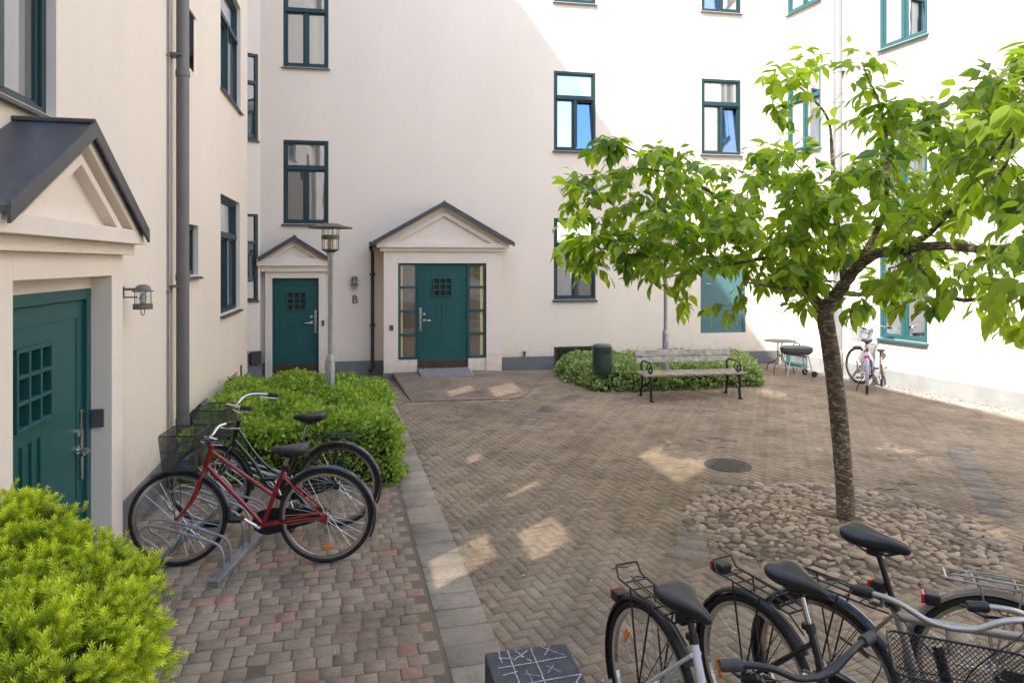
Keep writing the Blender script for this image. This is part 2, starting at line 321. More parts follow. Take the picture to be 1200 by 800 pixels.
class MB:
    def __init__(s, T=None): s.v = []; s.f = []; s.T = T
    def add(s, vs, fs):
        o = len(s.v)
        if s.T is not None: vs = [tuple(s.T @ Vector(v)) for v in vs]
        s.v += [tuple(v) for v in vs]; s.f += [tuple(i + o for i in f) for f in fs]; return s
    def box(s, x0, x1, y0, y1, z0, z1):
        return s.add([(x0, y0, z0), (x1, y0, z0), (x1, y1, z0), (x0, y1, z0), (x0, y0, z1), (x1, y0, z1), (x1, y1, z1), (x0, y1, z1)],
                     [(0, 3, 2, 1), (4, 5, 6, 7), (0, 1, 5, 4), (1, 2, 6, 5), (2, 3, 7, 6), (3, 0, 4, 7)])
    def obox(s, c, d, size):   # box centred at c whose local x axis follows d
        d = Vector(d).normalized(); q = d.to_track_quat('X', 'Z').to_matrix()
        hx, hy, hz = [k / 2 for k in size]; c = Vector(c)
        pts = [(-hx, -hy, -hz), (hx, -hy, -hz), (hx, hy, -hz), (-hx, hy, -hz), (-hx, -hy, hz), (hx, -hy, hz), (hx, hy, hz), (-hx, hy, hz)]
        return s.add([tuple(c + q @ Vector(p)) for p in pts], [(0, 3, 2, 1), (4, 5, 6, 7), (0, 1, 5, 4), (1, 2, 6, 5), (2, 3, 7, 6), (3, 0, 4, 7)])
    def tube(s, pts, r, n=8, cap=True, closed=False):
        P = [Vector(p) for p in pts]; m = len(P)
        rs = list(r) if hasattr(r, '__len__') else [r] * m
        T = []
        for i in range(m):
            if closed: t = P[(i + 1) % m] - P[i - 1]
            else: t = P[min(i + 1, m - 1)] - P[max(i - 1, 0)]
            T.append(t.normalized() if t.length > 1e-9 else Vector((0, 0, 1)))
        ref = Vector((0, 0, 1)) if abs(T[0].z) < 0.9 else Vector((1, 0, 0))
        N = (ref - T[0] * ref.dot(T[0])).normalized(); vs = []
        for i in range(m):
            N = (N - T[i] * N.dot(T[i]))
            N = N.normalized() if N.length > 1e-6 else T[i].orthogonal().normalized()
            B = T[i].cross(N)
            for k in range(n):
                a = 2 * math.pi * k / n; vs.append(tuple(P[i] + (N * math.cos(a) + B * math.sin(a)) * rs[i]))
        fs = []
        for i in range(m if closed else m - 1):
            j = (i + 1) % m
            for k in range(n):
                fs.append((i * n + k, i * n + (k + 1) % n, j * n + (k + 1) % n, j * n + k))
        if cap and not closed:
            fs.append(tuple(reversed(range(n)))); fs.append(tuple((m - 1) * n + k for k in range(n)))
        return s.add(vs, fs)
    def lathe(s, prof, c=(0, 0, 0), n=24, axis='z'):
        vs = []
        for (r, z) in prof:
            for k in range(n):
                a = 2 * math.pi * k / n; p = (r * math.cos(a), r * math.sin(a), z)
                if axis == 'y': p = (p[0], z, p[1])
                if axis == 'x': p = (z, p[0], p[1])
                vs.append((p[0] + c[0], p[1] + c[1], p[2] + c[2]))
        m = len(prof); fs = []
        for i in range(m - 1):
            for k in range(n): fs.append((i * n + k, i * n + (k + 1) % n, (i + 1) * n + (k + 1) % n, (i + 1) * n + k))
        if prof[0][0] > 1e-5: fs.append(tuple(reversed(range(n))))
        if prof[-1][0] > 1e-5: fs.append(tuple((m - 1) * n + k for k in range(n)))
        return s.add(vs, fs)
    def prism(s, poly, y0, y1):   # polygon in x,z extruded along y
        n = len(poly); vs = [(x, y0, z) for x, z in poly] + [(x, y1, z) for x, z in poly]
        fs = [tuple(range(n)), tuple(reversed(range(n, 2 * n)))] + [(i, (i + 1) % n, n + (i + 1) % n, n + i) for i in range(n)]
        return s.add(vs, fs)
    def prismz(s, poly, z0, z1):
        n = len(poly); vs = [(x, y, z0) for x, y in poly] + [(x, y, z1) for x, y in poly]
        fs = [tuple(reversed(range(n))), tuple(range(n, 2 * n))] + [(i, (i + 1) % n, n + (i + 1) % n, n + i) for i in range(n)]
        return s.add(vs, fs)
    def build(s, name, m, parent=None, smooth=False, bevel=0.0, label=None):
        me = bpy.data.meshes.new(name); me.from_pydata(s.v, [], s.f); me.materials.append(m)
        bm = bmesh.new(); bm.from_mesh(me)
        bmesh.ops.recalc_face_normals(bm, faces=bm.faces)
        bm.to_mesh(me); bm.free()
        if smooth:
            for p in me.polygons: p.use_smooth = True
            try: me.set_sharp_from_angle(angle=R(38))
            except Exception: pass
        o = bpy.data.objects.new(name, me); COL.objects.link(o)
        if parent: o.parent = parent
        if bevel:
            b = o.modifiers.new('bevel', 'BEVEL'); b.width = bevel; b.segments = 2; b.limit_method = 'ANGLE'; b.angle_limit = R(40)
        if label: o['label'] = label
        return o

def np_mesh(name, V, Fq, m, parent=None, rnd=None, smooth=False):
    """V (N,3), Fq (M,k) all faces with k corners; rnd per vertex"""
    me = bpy.data.meshes.new(name); N = len(V); Mf, k = Fq.shape
    me.vertices.add(N); me.vertices.foreach_set('co', V.astype(np.float32).ravel())
    me.loops.add(Mf * k); me.loops.foreach_set('vertex_index', Fq.astype(np.int32).ravel())
    me.polygons.add(Mf); me.polygons.foreach_set('loop_start', (np.arange(Mf) * k).astype(np.int32))
    try: me.polygons.foreach_set('loop_total', np.full(Mf, k, dtype=np.int32))
    except Exception: pass
    if smooth: me.polygons.foreach_set('use_smooth', np.ones(Mf, dtype=bool))
    me.update(calc_edges=True); me.validate()
    if rnd is not None:
        a = me.attributes.new('rnd', 'FLOAT', 'POINT'); a.data.foreach_set('value', rnd.astype(np.float32))
    me.materials.append(m)
    o = bpy.data.objects.new(name, me); COL.objects.link(o)
    if parent: o.parent = parent
    return o

def copy_tree(o, parent=None):
    c = o.copy(); COL.objects.link(c)
    if parent: c.parent = parent
    for ch in list(o.children): copy_tree(ch, c)
    return c

def in_poly(x, y, poly):
    r = np.zeros(np.shape(x), bool); n = len(poly); j = n - 1
    for i in range(n):
        xi, yi = poly[i]; xj, yj = poly[j]
        r ^= ((yi > y) != (yj > y)) & (x < (xj - xi) * (y - yi) / ((yj - yi) + 1e-12) + xi)
        j = i
    return r

# ================================================================== WALL FRAMES
# local x runs along the wall, local y into the wall, z up
TH_L = math.atan2(0.9743, -0.2251); O_L = (-1.865, 0.0)
TH_B = math.atan2(0.18, 1.0); O_B = (0.0, 14.0)
TH_R = math.atan2(-1.0, 0.341); O_R = (5.87, 15.06)
def YL(px): return 1.865 / (-kx(px) - 0.231)
def uL(px): return YL(px) * 1.0263
def YB(px): k = kx(px); return 14.0 / (1 - 0.18 * k)
def uB(px): return kx(px) * YB(px) * 1.01607
def YR(px): return 11.006 / (kx(px) + 0.341)
def uR(px): return (15.06 - YR(px)) * 1.05655
def zat(py, Y): return CH - (py - HY) * Y / F

def wall_mesh(mb, u0, u1, z0, z1, holes, depth=0.10):
    us = sorted(set([u0, u1] + [h[0] for h in holes] + [h[1] for h in holes]))
    zs = sorted(set([z0, z1] + [h[2] for h in holes] + [h[3] for h in holes]))
    for i in range(len(us) - 1):
        for j in range(len(zs) - 1):
            uc = (us[i] + us[i + 1]) / 2; zc = (zs[j] + zs[j + 1]) / 2
            if any(h[0] < uc < h[1] and h[2] < zc < h[3] for h in holes): continue
            mb.add([(us[i], 0, zs[j]), (us[i + 1], 0, zs[j]), (us[i + 1], 0, zs[j + 1]), (us[i], 0, zs[j + 1])], [(0, 1, 2, 3)])
    for h in holes:
        a, b, c, d = h[:4]; e = h[4] if len(h) > 4 else depth
        mb.add([(a, 0, c), (b, 0, c), (b, 0, d), (a, 0, d), (a, e, c), (b, e, c), (b, e, d), (a, e, d)],
               [(0, 4, 5, 1), (1, 5, 6, 2), (2, 6, 7, 3), (3, 7, 4, 0)])

WN = [0]
def window(bld, a, b, c, d, rec=0.06, mw='tealw', panes=('pane', 'pane', 'pane'), tr=0.335, sill=True, plain=False, back=True, sillp=0.05, mull=0.5):
    """casement window in opening a..b x c..d; the pane mesh is the window part, frame and sill are its sub-parts"""
    f = 0.055; y0 = rec - 0.045; y1 = rec + 0.03
    zt = d - (d - c) * tr
    WN[0] += 1
    rr = random.Random(WN[0])
    def pane(x0, x1, z0, z1, mk, par, nm):
        t = rr.uniform(-0.006, 0.006); t2 = rr.uniform(-0.004, 0.004)
        q = MB(); y = rec + 0.004
        if mk == 'panesky': t2 = 0.10; y = rec - 0.025; t = 0.0
        q.add([(x0, y - t, z0 ), (x1, y + t, z0), (x1, y + t + t2, z1), (x0, y - t + t2, z1)], [(0, 1, 2, 3)])
        return q.build(nm, M[mk], par)
    if plain:
        w = pane(a + f, b - f, c + f, d - f, panes[0], bld, 'window')
    else:
        um = a + (b - a) * mull
        w = pane(a + f, b - f, zt + 0.035, d - f, panes[0], bld, 'window')
        pane(a + f, um - 0.03, c + f, zt - 0.035, panes[1], w, 'pane'); pane(um + 0.03, b - f, c + f, zt - 0.035, panes[2], w, 'pane')
    q = MB()
    q.box(a, a + f, y0, y1, c, d); q.box(b - f, b, y0, y1, c, d)
    q.box(a + f, b - f, y0, y1, c, c + f); q.box(a + f, b - f, y0, y1, d - f, d)
    if not plain:
        q.box(a + f, b - f, y0 - 0.02, y1, zt - 0.035, zt + 0.035)
        q.box(um - 0.03, um + 0.03, y0 - 0.004, y1, c + f, zt - 0.035)
        g = 0.028   # casement frames stepped back from the outer frame
        for (x0, x1, z0, z1) in ((a + f, um - 0.03, c + f, zt - 0.035), (um + 0.03, b - f, c + f, zt - 0.035), (a + f, b - f, zt + 0.035, d - f)):
            q.box(x0, x0 + g, rec - 0.022, y1, z0, z1); q.box(x1 - g, x1, rec - 0.022, y1, z0, z1)
            q.box(x0 + g, x1 - g, rec - 0.022, y1, z0, z0 + g); q.box(x0 + g, x1 - g, rec - 0.022, y1, z1 - g, z1)
    q.build('frame', M[mw], w, bevel=0.004)
    if sill:
        s = MB(); s.add([(a - 0.03, -sillp, c - 0.028), (b + 0.03, -sillp, c - 0.028), (b + 0.03, rec, c + 0.012), (a - 0.03, rec, c + 0.012),
                         (a - 0.03, -sillp, c - 0.050), (b + 0.03, -sillp, c - 0.050), (b + 0.03, rec, c - 0.022), (a - 0.03, rec, c - 0.022)],
                        [(0, 1, 2, 3), (7, 6, 5, 4), (0, 4, 5, 1), (1, 5, 6, 2), (2, 6, 7, 3), (3, 7, 4, 0)])
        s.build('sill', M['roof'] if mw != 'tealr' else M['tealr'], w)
    return w

TOP = 14.12
# ================================================================== LEFT WING
LW = thing('apartment_building', 'cream left wing with the large close green door and canopy', 'building', (O_L[0], O_L[1], 0), TH_L)
U_END = uL(290)
def wl(px0, px1, z0, z1): return (uL(px0), uL(px1), z0, z1)
wins_L = []
a = YL(66) * 1.0263
W1 = (a - 1.12, a, 3.10, 4.78, 0.12)
W2a = (uL(258.5), uL(281), 1.47, 3.17, 0.12)
W2b = (uL(258.5), uL(282), 4.66, 6.36, 0.12)
WS = (uL(216), uL(232.5), 2.06, 2.64, 0.12)
portal_cut = (uL(66) - 0, 0)
WB1 = (uL(221), uL(243), 0.05, 0.50, 0.14)
WB2 = (uL(263.5), uL(278), 0.05, 0.48, 0.14)
holes = [W1, W2a, W2b, WS, WB1, WB2]
# added unseen openings; dimmed sun through them stands in for window-reflected patches on paving
patch_openings = []
def patch_hole(gx, gy, wu, hz):
    k = (gx + 1.865 + 0.231 * gy) / (1 + 0.231 * 1.3)
    Y = gy - 1.3 * k; z = 1.66 * k; u = Y * 1.0263
    wu += 0.05; hz += 0.07; return (u - wu / 2, u + wu / 2, z - hz / 2, z + hz / 2, 0.03)
for (px, py, wu, hz) in ((596, 459, 0.9, 0.7), (543, 460, 0.36, 0.6), (795, 536, 1.0, 1.0), (1050, 531, 0.95, 0.95), (612, 567, 0.34, 0.5),
                         (560, 541, 0.5, 0.22), (640, 628, 0.5, 0.5), (545, 655, 0.42, 0.62), (1172, 610, 0.5, 0.8), (955, 527, 0.24, 0.6), (905, 460, 0.6, 0.42)):
    gx, gy = gnd(px, py); h = patch_hole(gx, gy, wu, hz)
    patch_openings.append(h)
EXTRA_HOLES = []
q = MB(); wall_mesh(q, -9.0, U_END, 0.28, TOP, holes + patch_openings)
q.build('wall', M['wall'], LW)
q = MB(); wall_mesh(q, -9.0, U_END, -0.05, 0.28, [(h[0], h[1], max(h[2], -.04), min(h[3], 0.28)) for h in (WB1, WB2)])
# plinth 2 cm proud, with a small sloped top
q2 = MB()
segs = [(-9.0, WB1[0]), (WB1[1], WB2[0]), (WB2[1], U_END)]
for s0, s1 in segs: q2.box(s0, s1, -0.022, 0.03, -0.05, 0.283)
for h in (WB1, WB2): q2.box(h[0], h[1], -0.022, 0.03, -0.05, 0.05)
q2.build('plinth', M['plinth'], LW)
# end return, top coping and back sheet give the wing its thickness
q = MB(); q.box(-9.0, U_END, 0.50, 0.55, -0.05, TOP - 0.3); 
# keep the added sun-patch openings clear through the back sheet
q = MB(); 
bh = []
for h in patch_openings:
    sh = 0.5  # sun skew across the thickness
    du = -(1.3 * 0.974 - 1.0 * 0.225) / (1.0 * 0.974 + 1.3 * 0.225) * sh; dz = 1.66 / (1.0 * 0.974 + 1.3 * 0.225) * sh
    bh.append((h[0] + du - 0.06, h[1] + du + 0.06, h[2] + dz - 0.08, h[3] + dz + 0.08))
tmp = MB(); wall_mesh(tmp, -9.0, U_END, -0.05, TOP, [], 0)
bk = MB(); wall_mesh(bk, -9.0, U_END, -0.05, TOP - 0.01, bh, 0.02)
bk.v = [(x, y + 0.5, z) for x, y, z in bk.v]; bk.box(U_END, 15.5, 0.5, 0.56, -0.05, TOP - 0.01); bk.build('rear_wall', M['wall'], LW)  # stretch past the wing's end is an unseen sheet added against sun leak
q = MB(); q.box(U_END - 0.004, U_END, 0.001, 0.60, -0.05, TOP); q.build('end_wall', M['wall'], LW)
q = MB(); q.box(-9.1, U_END + 0.1, -0.06, 0.6, TOP, TOP + 0.08); q.build('roof', M['roof'], LW)
window(LW, *W1[:4], rec=0.10, sillp=0.05, tr=0.30)
window(LW, *W2a[:4], rec=0.10); window(LW, *W2b[:4], rec=0.10)
window(LW, *WS[:4], rec=0.10, plain=True)
window(LW, *WB1[:4], rec=0.12, plain=True, panes=('panebase',) * 3, sill=False, mw='pipeD')
window(LW, *WB2[:4], rec=0.12, plain=True, panes=('panebase',) * 3, sill=False, mw='pipeD')
M['tint'] = clear_glass('sun_patch_glass', (0.47, 0.45, 0.43), 0.04)  # added tint, dims the sun passing the made-up openings
for h in patch_openings:
    q = MB(); q.add([(h[0], 0.02, h[2]), (h[1], 0.02, h[2]), (h[1], 0.02, h[3]), (h[0], 0.02, h[3])], [(0, 1, 2, 3)])
    q.build('sun_patch_pane', M['tint'], LW)
q = MB(); q.box(uL(281.5), uL(283), -0.01, 0.02, 0.28, 0.52); q.build('vent', M['pipeD'], LW)
# downpipe
q = MB(); ud = uL(200.5)
q.tube([(ud, -0.11, z) for z in (0.03, 0.6, 1.6, 2.6, 3.6, 4.6, 6, 9, 14.4)], 0.062, 16)
q.tube([(ud, -0.11, 2.02), (ud, -0.11, 2.09)], 0.069, 16); q.tube([(ud, -0.11, 0.28), (ud, -0.11, 0.62)], 0.068, 16)
q.tube([(ud, -0.11, 4.1), (ud, -0.11, 4.16)], 0.069, 16)
for z in (1.95, 4.3): q.box(ud - 0.075, ud + 0.075, -0.12, 0.0, z, z + 0.025)
q.build('downpipe', M['pipe'], LW, smooth=True)
q = MB(); q.tube([(ud - 0.17, -0.015, z) for z in (0.3, 2, 4, 8, 14)], 0.009, 8); 
for z in (1.9, 4.25): q.box(ud - 0.19, ud - 0.15, -0.028, 0, z, z + 0.02)
q.build('conduit', M['tilegrey'], LW, smooth=True)

# ---- door builder (local wall frame) -----------------------------------------------------------
def door(bld, u0, u1, z0, z1, y, frame=0.07, handle='left', wz=None, ww=None, kick=0.0, plain=False, mk='teal', knob=True, lab=None, zh=1.0, lattice='panedark', hinges=False, grooves=True):
    a, b, c, d = u0 + frame, u1 - frame, z0, z1 - frame
    q = MB()
    holes = []
    if not plain: wx0, wx1, wz0, wz1 = wz; holes = [(wx0, wx1, wz0, wz1, 0.05)]
    wall_mesh(q, a, b, c, d, holes); q.v = [(x, yy + y + 0.02, z) for x, yy, z in q.v]
    dr = q.build('door', M[mk], bld, label=lab)
    fr = MB(); fr.box(u0, a - 0.006, y - 0.006, y + 0.06, z0, z1); fr.box(b + 0.006, u1, y - 0.006, y + 0.06, z0, z1); fr.box(a - 0.006, b + 0.006, y - 0.006, y + 0.06, d + 0.006, z1)
    fr.build('frame', M[mk], dr, bevel=0.004)
    dk = MB(); dk.box(u0 + 0.01, u1 - 0.01, y + 0.055, y + 0.07, z0, z1 - 0.01); dk.build('rebate', M['pipeD'], dr)
    if not plain:
        gp = MB(); gp.add([(wx0, y + 0.066 - 0.006, wz0), (wx1, y + 0.06, wz0), (wx1, y + 0.06, wz1), (wx0, y + 0.06, wz1)], [(0, 1, 2, 3)])
        gp.build('door_glass', M[lattice], dr)
        g = MB(); t = 0.011; yy0, yy1 = y - 0.012, y + 0.052
        for i in range(4):
            x = wx0 + (wx1 - wx0) * i / 3; z = wz0 + (wz1 - wz0) * i / 3
            g.box(x - t, x + t, yy0, yy1, wz0 - t, wz1 + t)
            g.box(wx0 - t, wx1 + t, yy0 + 0.002, yy1 - 0.002, z - t, z + t)
        g.build('lattice', M[mk], dr, bevel=0.003)
        cx = (wx0 + wx1) / 2; s = (wx1 - wx0)
        if grooves:
            g = MB()
            for dx, L in ((-0.26 * s, 0.46), (0, 0.92), (0.26 * s, 0.46)):
                g.box(cx + dx - 0.012, cx + dx + 0.012, y + 0.004, y + 0.021, wz0 - 0.10 - L * (wz1 - wz0) * 1.9, wz0 - 0.10)
            g.build('moulding', M[mk], dr, bevel=0.004)
            g = MB(); m_ = 0.10; t = 0.008   # raised bead that frames the panel
            g.box(a + m_, b - m_, y + 0.013, y + 0.0205, d - m_ - t, d - m_); 
            g.box(a + m_, a + m_ + t, y + 0.013, y + 0.0205, z0 + 0.35, d - m_ - t); g.box(b - m_ - t, b - m_, y + 0.013, y + 0.0205, z0 + 0.35, d - m_ - t)
            g.build('panel_bead', M[mk], dr, bevel=0.002)
    if kick: 
        g = MB(); g.box(a, b, y + 0.012, y + 0.0195, z0 + 0.005, z0 + kick); g.build('kick_plate', M['kick'], dr)
    if knob:
        hx = a + 0.07 if handle == 'left' else b - 0.07; sg = 1 if handle == 'left' else -1
        px_ = (a + 0.03) if handle == 'left' else (b - 0.03)
        h = MB(); h.box(px_ - 0.022, px_ + 0.022, y + 0.006, y + 0.0195, zh - 0.21, zh + 0.24)
        h.build('lock_plate', M['chrome'], dr, bevel=0.003)
        h = MB(); hx2 = px_ + sg * 0.075
        h.lathe([(0.001, -0.0), (0.03, 0.0), (0.03, 0.014), (0.001, 0.014)], (hx2, y + 0.006, zh), 16, 'y')
        h.tube([(hx2, y + 0.01, zh), (hx2, y - 0.05, zh), (hx2 + sg * 0.02, y - 0.058, zh), (hx2 + sg * 0.12, y - 0.055, zh - 0.004)], 0.011, 8)
        h.build('handle', M['chrome'], dr, smooth=True)
        h = MB(); h.lathe([(0.001, 0.0), (0.028, 0.002), (0.03, 0.02), (0.001, 0.02)], (hx2, y, zh + 0.11), 16, 'y'); h.build('lock', M['chrome'], dr, smooth=True)
    if hinges:
        h = MB(); hx = b + 0.004 if handle == 'left' else a - 0.004
        for z in (z0 + 0.35, (z0 + z1) / 2, z1 - 0.35): h.tube([(hx, y - 0.008, z - 0.06), (hx, y - 0.008, z + 0.06)], 0.012, 8)
        h.build('hinge', M[mk], dr)
    return dr

def portal(bld, u0, u1, o0, o1, zo, depth, zc, ue0, ue1, ze, za, oroof, recess=0.12, zb=-0.02, name='portal', lab=None, plinth=True, tymp=1.0):
    """projecting door surround with pediment: body u0..u1, opening o0..o1 up to zo; cornice at zc; eaves ue0..ue1 at ze, apex za"""
    D = depth
    q = MB()
    q.box(u0, o0, -D, -0.0, zb, zc); q.box(o1, u1, -D, -0.0, zb, zc); q.box(o0, o1, -D, -0.0, zo, zc)
    po = q.build(name, M['trim'], bld, label=lab, bevel=0.004)
    q = MB()
    h = (ze - zc)
    q.box(u0 - 0.07, u1 + 0.07, -D - 0.055, -0.001, zc, zc + h * 0.42)
    q.box(u0 - 0.13, u1 + 0.13, -D - 0.12, -0.001, zc + h * 0.42, zc + h * 0.95)
    q.build('cornice', M['trim'], po, bevel=0.004)
    # pediment: outer raking band, recessed steps, tympanum
    um = (u0 + u1) / 2; sl = (za - ze) / ((ue1 - ue0) / 2)
    zb0 = zc + h * 0.95
    def tri(inset, y0, y1, qq, zlow=0.0):
        hw = (u1 - u0) / 2 + 0.13 - inset
        zt = zb0 + zlow + hw * sl
        return hw, zt
    def band(qq, i0, i1, y0, y1):
        # triangle ring between inset i0 and i1 (i measured square to the raking edge, in u)
        H = (za - 0.03 - zb0) / sl
        A = [(um - H + i0 / sl * 0 + i0 * 1.0, zb0 + 0.0), (um, zb0 + (H - i0) * sl), (um + H - i0, zb0)]
        B = [(um - H + i1, zb0), (um, zb0 + (H - i1) * sl), (um + H - i1, zb0)]
        for (p, r_) in ((0, 1), (1, 2)):
            poly = [A[p], A[r_], B[r_], B[p]]
            qq.prism(poly, y0, y1)
    q = MB(); H = (za - 0.03 - zb0) / sl
    band(q, 0.0, 0.17 * tymp, -D - 0.12, -0.002)
    band(q, 0.17 * tymp, 0.26 * tymp, -D - 0.06, -0.002)
    band(q, 0.26 * tymp, 0.36 * tymp, -D - 0.085, -0.002)
    i1 = 0.36 * tymp
    q.prism([(um - H + i1, zb0), (um, zb0 + (H - i1) * sl), (um + H - i1, zb0)], -D - 0.02, -0.002)
    q.build('pediment', M['trim'], po)
    # metal roof: two slopes with a turned-down verge
    q = MB(); t = 0.025; yf = -oroof
    zr = lambda u: za - abs(u - um) * sl
    for s0, s1 in ((ue0, um), (um, ue1)):
        q.add([(s0, yf, zr(s0)), (s1, yf, zr(s1)), (s1, -0.001, zr(s1)), (s0, -0.001, zr(s0)),
               (s0, yf, zr(s0) - t), (s1, yf, zr(s1) - t), (s1, -0.001, zr(s1) - t), (s0, -0.001, zr(s0) - t)],
              [(0, 1, 2, 3), (7, 6, 5, 4), (0, 4, 5, 1), (1, 5, 6, 2), (2, 6, 7, 3), (3, 7, 4, 0)])
    rf = q.build('portal_roof', M['roof'], po)
    q = MB(); fh = 0.075
    for s0, s1 in ((ue0, um), (um, ue1)):
        q.prism([(s0, zr(s0) + 0.014), (s1, zr(s1) + 0.014), (s1, zr(s1) - fh), (s0, zr(s0) - fh)], yf - 0.016, yf - 0.001)
    q.tube([(um, yf - 0.01, za + 0.012), (um, 0, za + 0.012)], 0.016, 6)
    q.build('verge', M['roof'], po)
    return po

# ---- left portal
pu0, pu1 = 2.84, (4.73 - .058) * 1.0263
po0, po1 = (3.21 - .058) * 1.0263, (4.52 - .058) * 1.0263
pL = portal(LW, pu0, pu1, po0, po1, 2.115, 0.255, 2.255, (2.857 - .09) * 1.0263, (4.80 - .09) * 1.0263, 2.43, 2.975, 0.40,
            lab='projecting plaster door surround with pediment and grey roof')
q = MB(); q.box(po0 - 0.05, po1 + 0.05, -0.14, -0.12, 2.03, 2.2); q.box(po1 + 0.0, po1 + 0.06, -0.2, -0.1, 0, 2.1)
door(LW, po0 - 0.03, po1 + 0.0, 0.03, 2.035, -0.125, frame=0.075, handle='right', wz=(po0 + 0.33, po0 + 0.74, 1.33, 1.74), zh=1.02, lab='dark teal door with nine small panes')
q = MB(); q.box(po0, po1, -0.125, -0.02, 2.035, 2.116); q.build('lintel', M['trim'], LW)
q = MB(); q.box(po0, po1, -0.22, -0.0, -0.02, 0.03); q.build('doorstep', M['tilegrey'], LW)
q = MB(); ui = po1 - 0.002; q.box(ui - 0.018, ui, -0.21, -0.135, 1.12, 1.24); q.build('intercom', M['grey'], LW, bevel=0.004)

# ================================================================== BACK WING
BW = thing('apartment_building', 'back wing facing the camera, with two green doors under small gables', 'building', (O_B[0], O_B[1], 0), TH_B)
UB0, UB1 = uB(308) - 0.35, uB(912)
def bwin(p0, p1, z0, z1, *extra): return (uB(p0), uB(p1), z0, z1, 0.09)
B = [bwin(332, 385, 2.96, 4.58), bwin(332, 385, 6.0, 7.65),
     bwin(649, 698, 1.44, 3.13), bwin(649, 698, 4.53, 6.18), bwin(649, 698, 7.62, 9.3),
     bwin(822, 868, 4.55, 6.18), bwin(822, 868, 7.64, 9.3)]
BD = (uB(821), uB(874), zat(390, YB(848)), 2.36, 0.06)
BB_ = (uB(649), uB(696), 0.06, 0.46, 0.10)
holes = B + [BD, BB_]
for zz in (10.7,):
    for p in (358, 673, 845): holes.append((uB(p) - 0.45, uB(p) + 0.45, zz, zz + 1.65, 0.09)); B.append(holes[-1])
q = MB(); wall_mesh(q, UB0, UB1, 0.27, TOP, holes); q.build('wall', M['wall'], BW)
q = MB(); q.box(UB0 - 1, UB1 + 0.5, 0.5, 0.6, 0, TOP - 0.02); q.build('rear_wall', M['wall'], BW)
q = MB(); q.box(UB0 - 1, UB1 + 0.5, -0.05, 0.7, TOP, TOP + 0.1); q.build('roof', M['roof'], BW)
q = MB()
for s0, s1 in ((UB0, BB_[0]), (BB_[1], UB1)): q.box(s0, s1, -0.02, 0.03, -0.05, 0.272)
q.box(BB_[0], BB_[1], -0.02, 0.03, -0.05, 0.06); q.build('plinth', M['plinth'], BW)
pan = {0: ('pane', 'panedark', 'pane'), 1: ('pane', 'pane', 'pane'), 2: ('pane', 'pane', 'panedark'), 3: ('pane', 'pane', 'panesky'), 4: ('pane', 'panesky', 'pane'), 5: ('pane', 'pane', 'panesky'), 6: ('panedark', 'panesky', 'pane')}
for i, h in enumerate(B): window(BW, *h[:4], rec=0.045, panes=pan.get(i, ('pane',) * 3), sillp=0.055)
window(BW, *BB_[:4], rec=0.07, plain=True, panes=('panebase',) * 3, sill=False, mw='lampolive')
q = MB()
for i in range(1, 6): x = BB_[0] + (BB_[1] - BB_[0]) * i / 6; q.box(x - 0.012, x + 0.012, 0.0, 0.03, 0.06, 0.46)
q.build('window_bars', M['pipeD'], BW)
door(BW, BD[0], BD[1], BD[2], BD[3], 0.03, frame=0.05, handle='left', plain=True, mk='tealgrey', zh=1.55, hinges=True, knob=False, lab='flat grey teal hatch door raised above the ground')
q = MB(); x = BD[0] + 0.12; z = 1.75; q.tube([(x, 0.04, z), (x, -0.03, z), (x + 0.1, -0.035, z)], 0.01, 8); q.build('door_handle', M['chrome'], BW, smooth=True)
# small portal
Ys = 13.02
su = lambda px: kx(px) * (14.0 - 0.13 * 1.016) / (1 - 0.18 * kx(px)) * 1.016
zs = lambda py: CH - (py - HY) * Ys / F
pS = portal(BW, su(309), su(379), su(317), su(372), zs(326), 0.13, zs(322) + 0.06, su(302.5), su(384), zs(302), zs(277), 0.30, lab='narrow plaster door surround with little gable', tymp=0.62)
door(BW, su(317), su(372), 0.06, zs(326), -0.06, frame=0.035, handle='right', wz=(su(334.5), su(356.5), zs(364), zs(343)), kick=0.18, zh=zs(379), lab='narrow dark teal door')
q = MB(); q.box(su(317), su(372), -0.13, -0.0, -0.02, 0.06); q.build('doorstep', M['tilegrey'], BW)
q = MB(); q.box(su(375.5), su(379) - 0.005, -0.145, -0.13, zs(383) , zs(376)); q.build('intercom', M['grey'], BW)
# big portal
DB = 0.62
bu = lambda px: kx(px) * (14.0 - DB * 1.016) / (1 - 0.18 * kx(px)) * 1.016 + DB * 0.177 * 0
def bug(px, D): # local u of a point at pixel column px on the plane D in front of the back wall
    th = TH_B; nx, ny = 0.177, -0.984
    k = kx(px)   # point = O + u*a + D*n ; X = k*Y
    ax, ay = 0.98418, 0.17715
    return (k * (14.0 + D * ny) - D * nx) / (ax - k * ay)
def YBd(px, D): u = bug(px, D); return 14.0 + u * 0.17715 - 0.984 * D
zb_ = lambda py, px=520: zat(py, YBd(px, DB))
g0, g1 = bug(449.5, DB), bug(588, DB)
oo0, oo1 = bug(466.5, DB), bug(570, DB)
ZD0 = 0.13
pB = portal(BW, g0, g1, oo0, oo1, zb_(308.5), DB, zb_(294.5), bug(436.5, DB + 0.2), bug(603, DB + 0.2), zat(284.5, YBd(603, DB + .2)), zat(236.5, YBd(520, DB + .2)), DB + 0.22,
            lab='wide plaster porch with gable around the main entrance', tymp=1.1)
q = MB(); q.box(g0 - 0.012, oo0 - 0.0, -DB - 0.015, 0, -0.05, 0.11); q.build('porch_plinth', M['plinth'], BW)
yd = -DB + 0.05
a0, a1 = bug(489, DB), bug(549, DB)
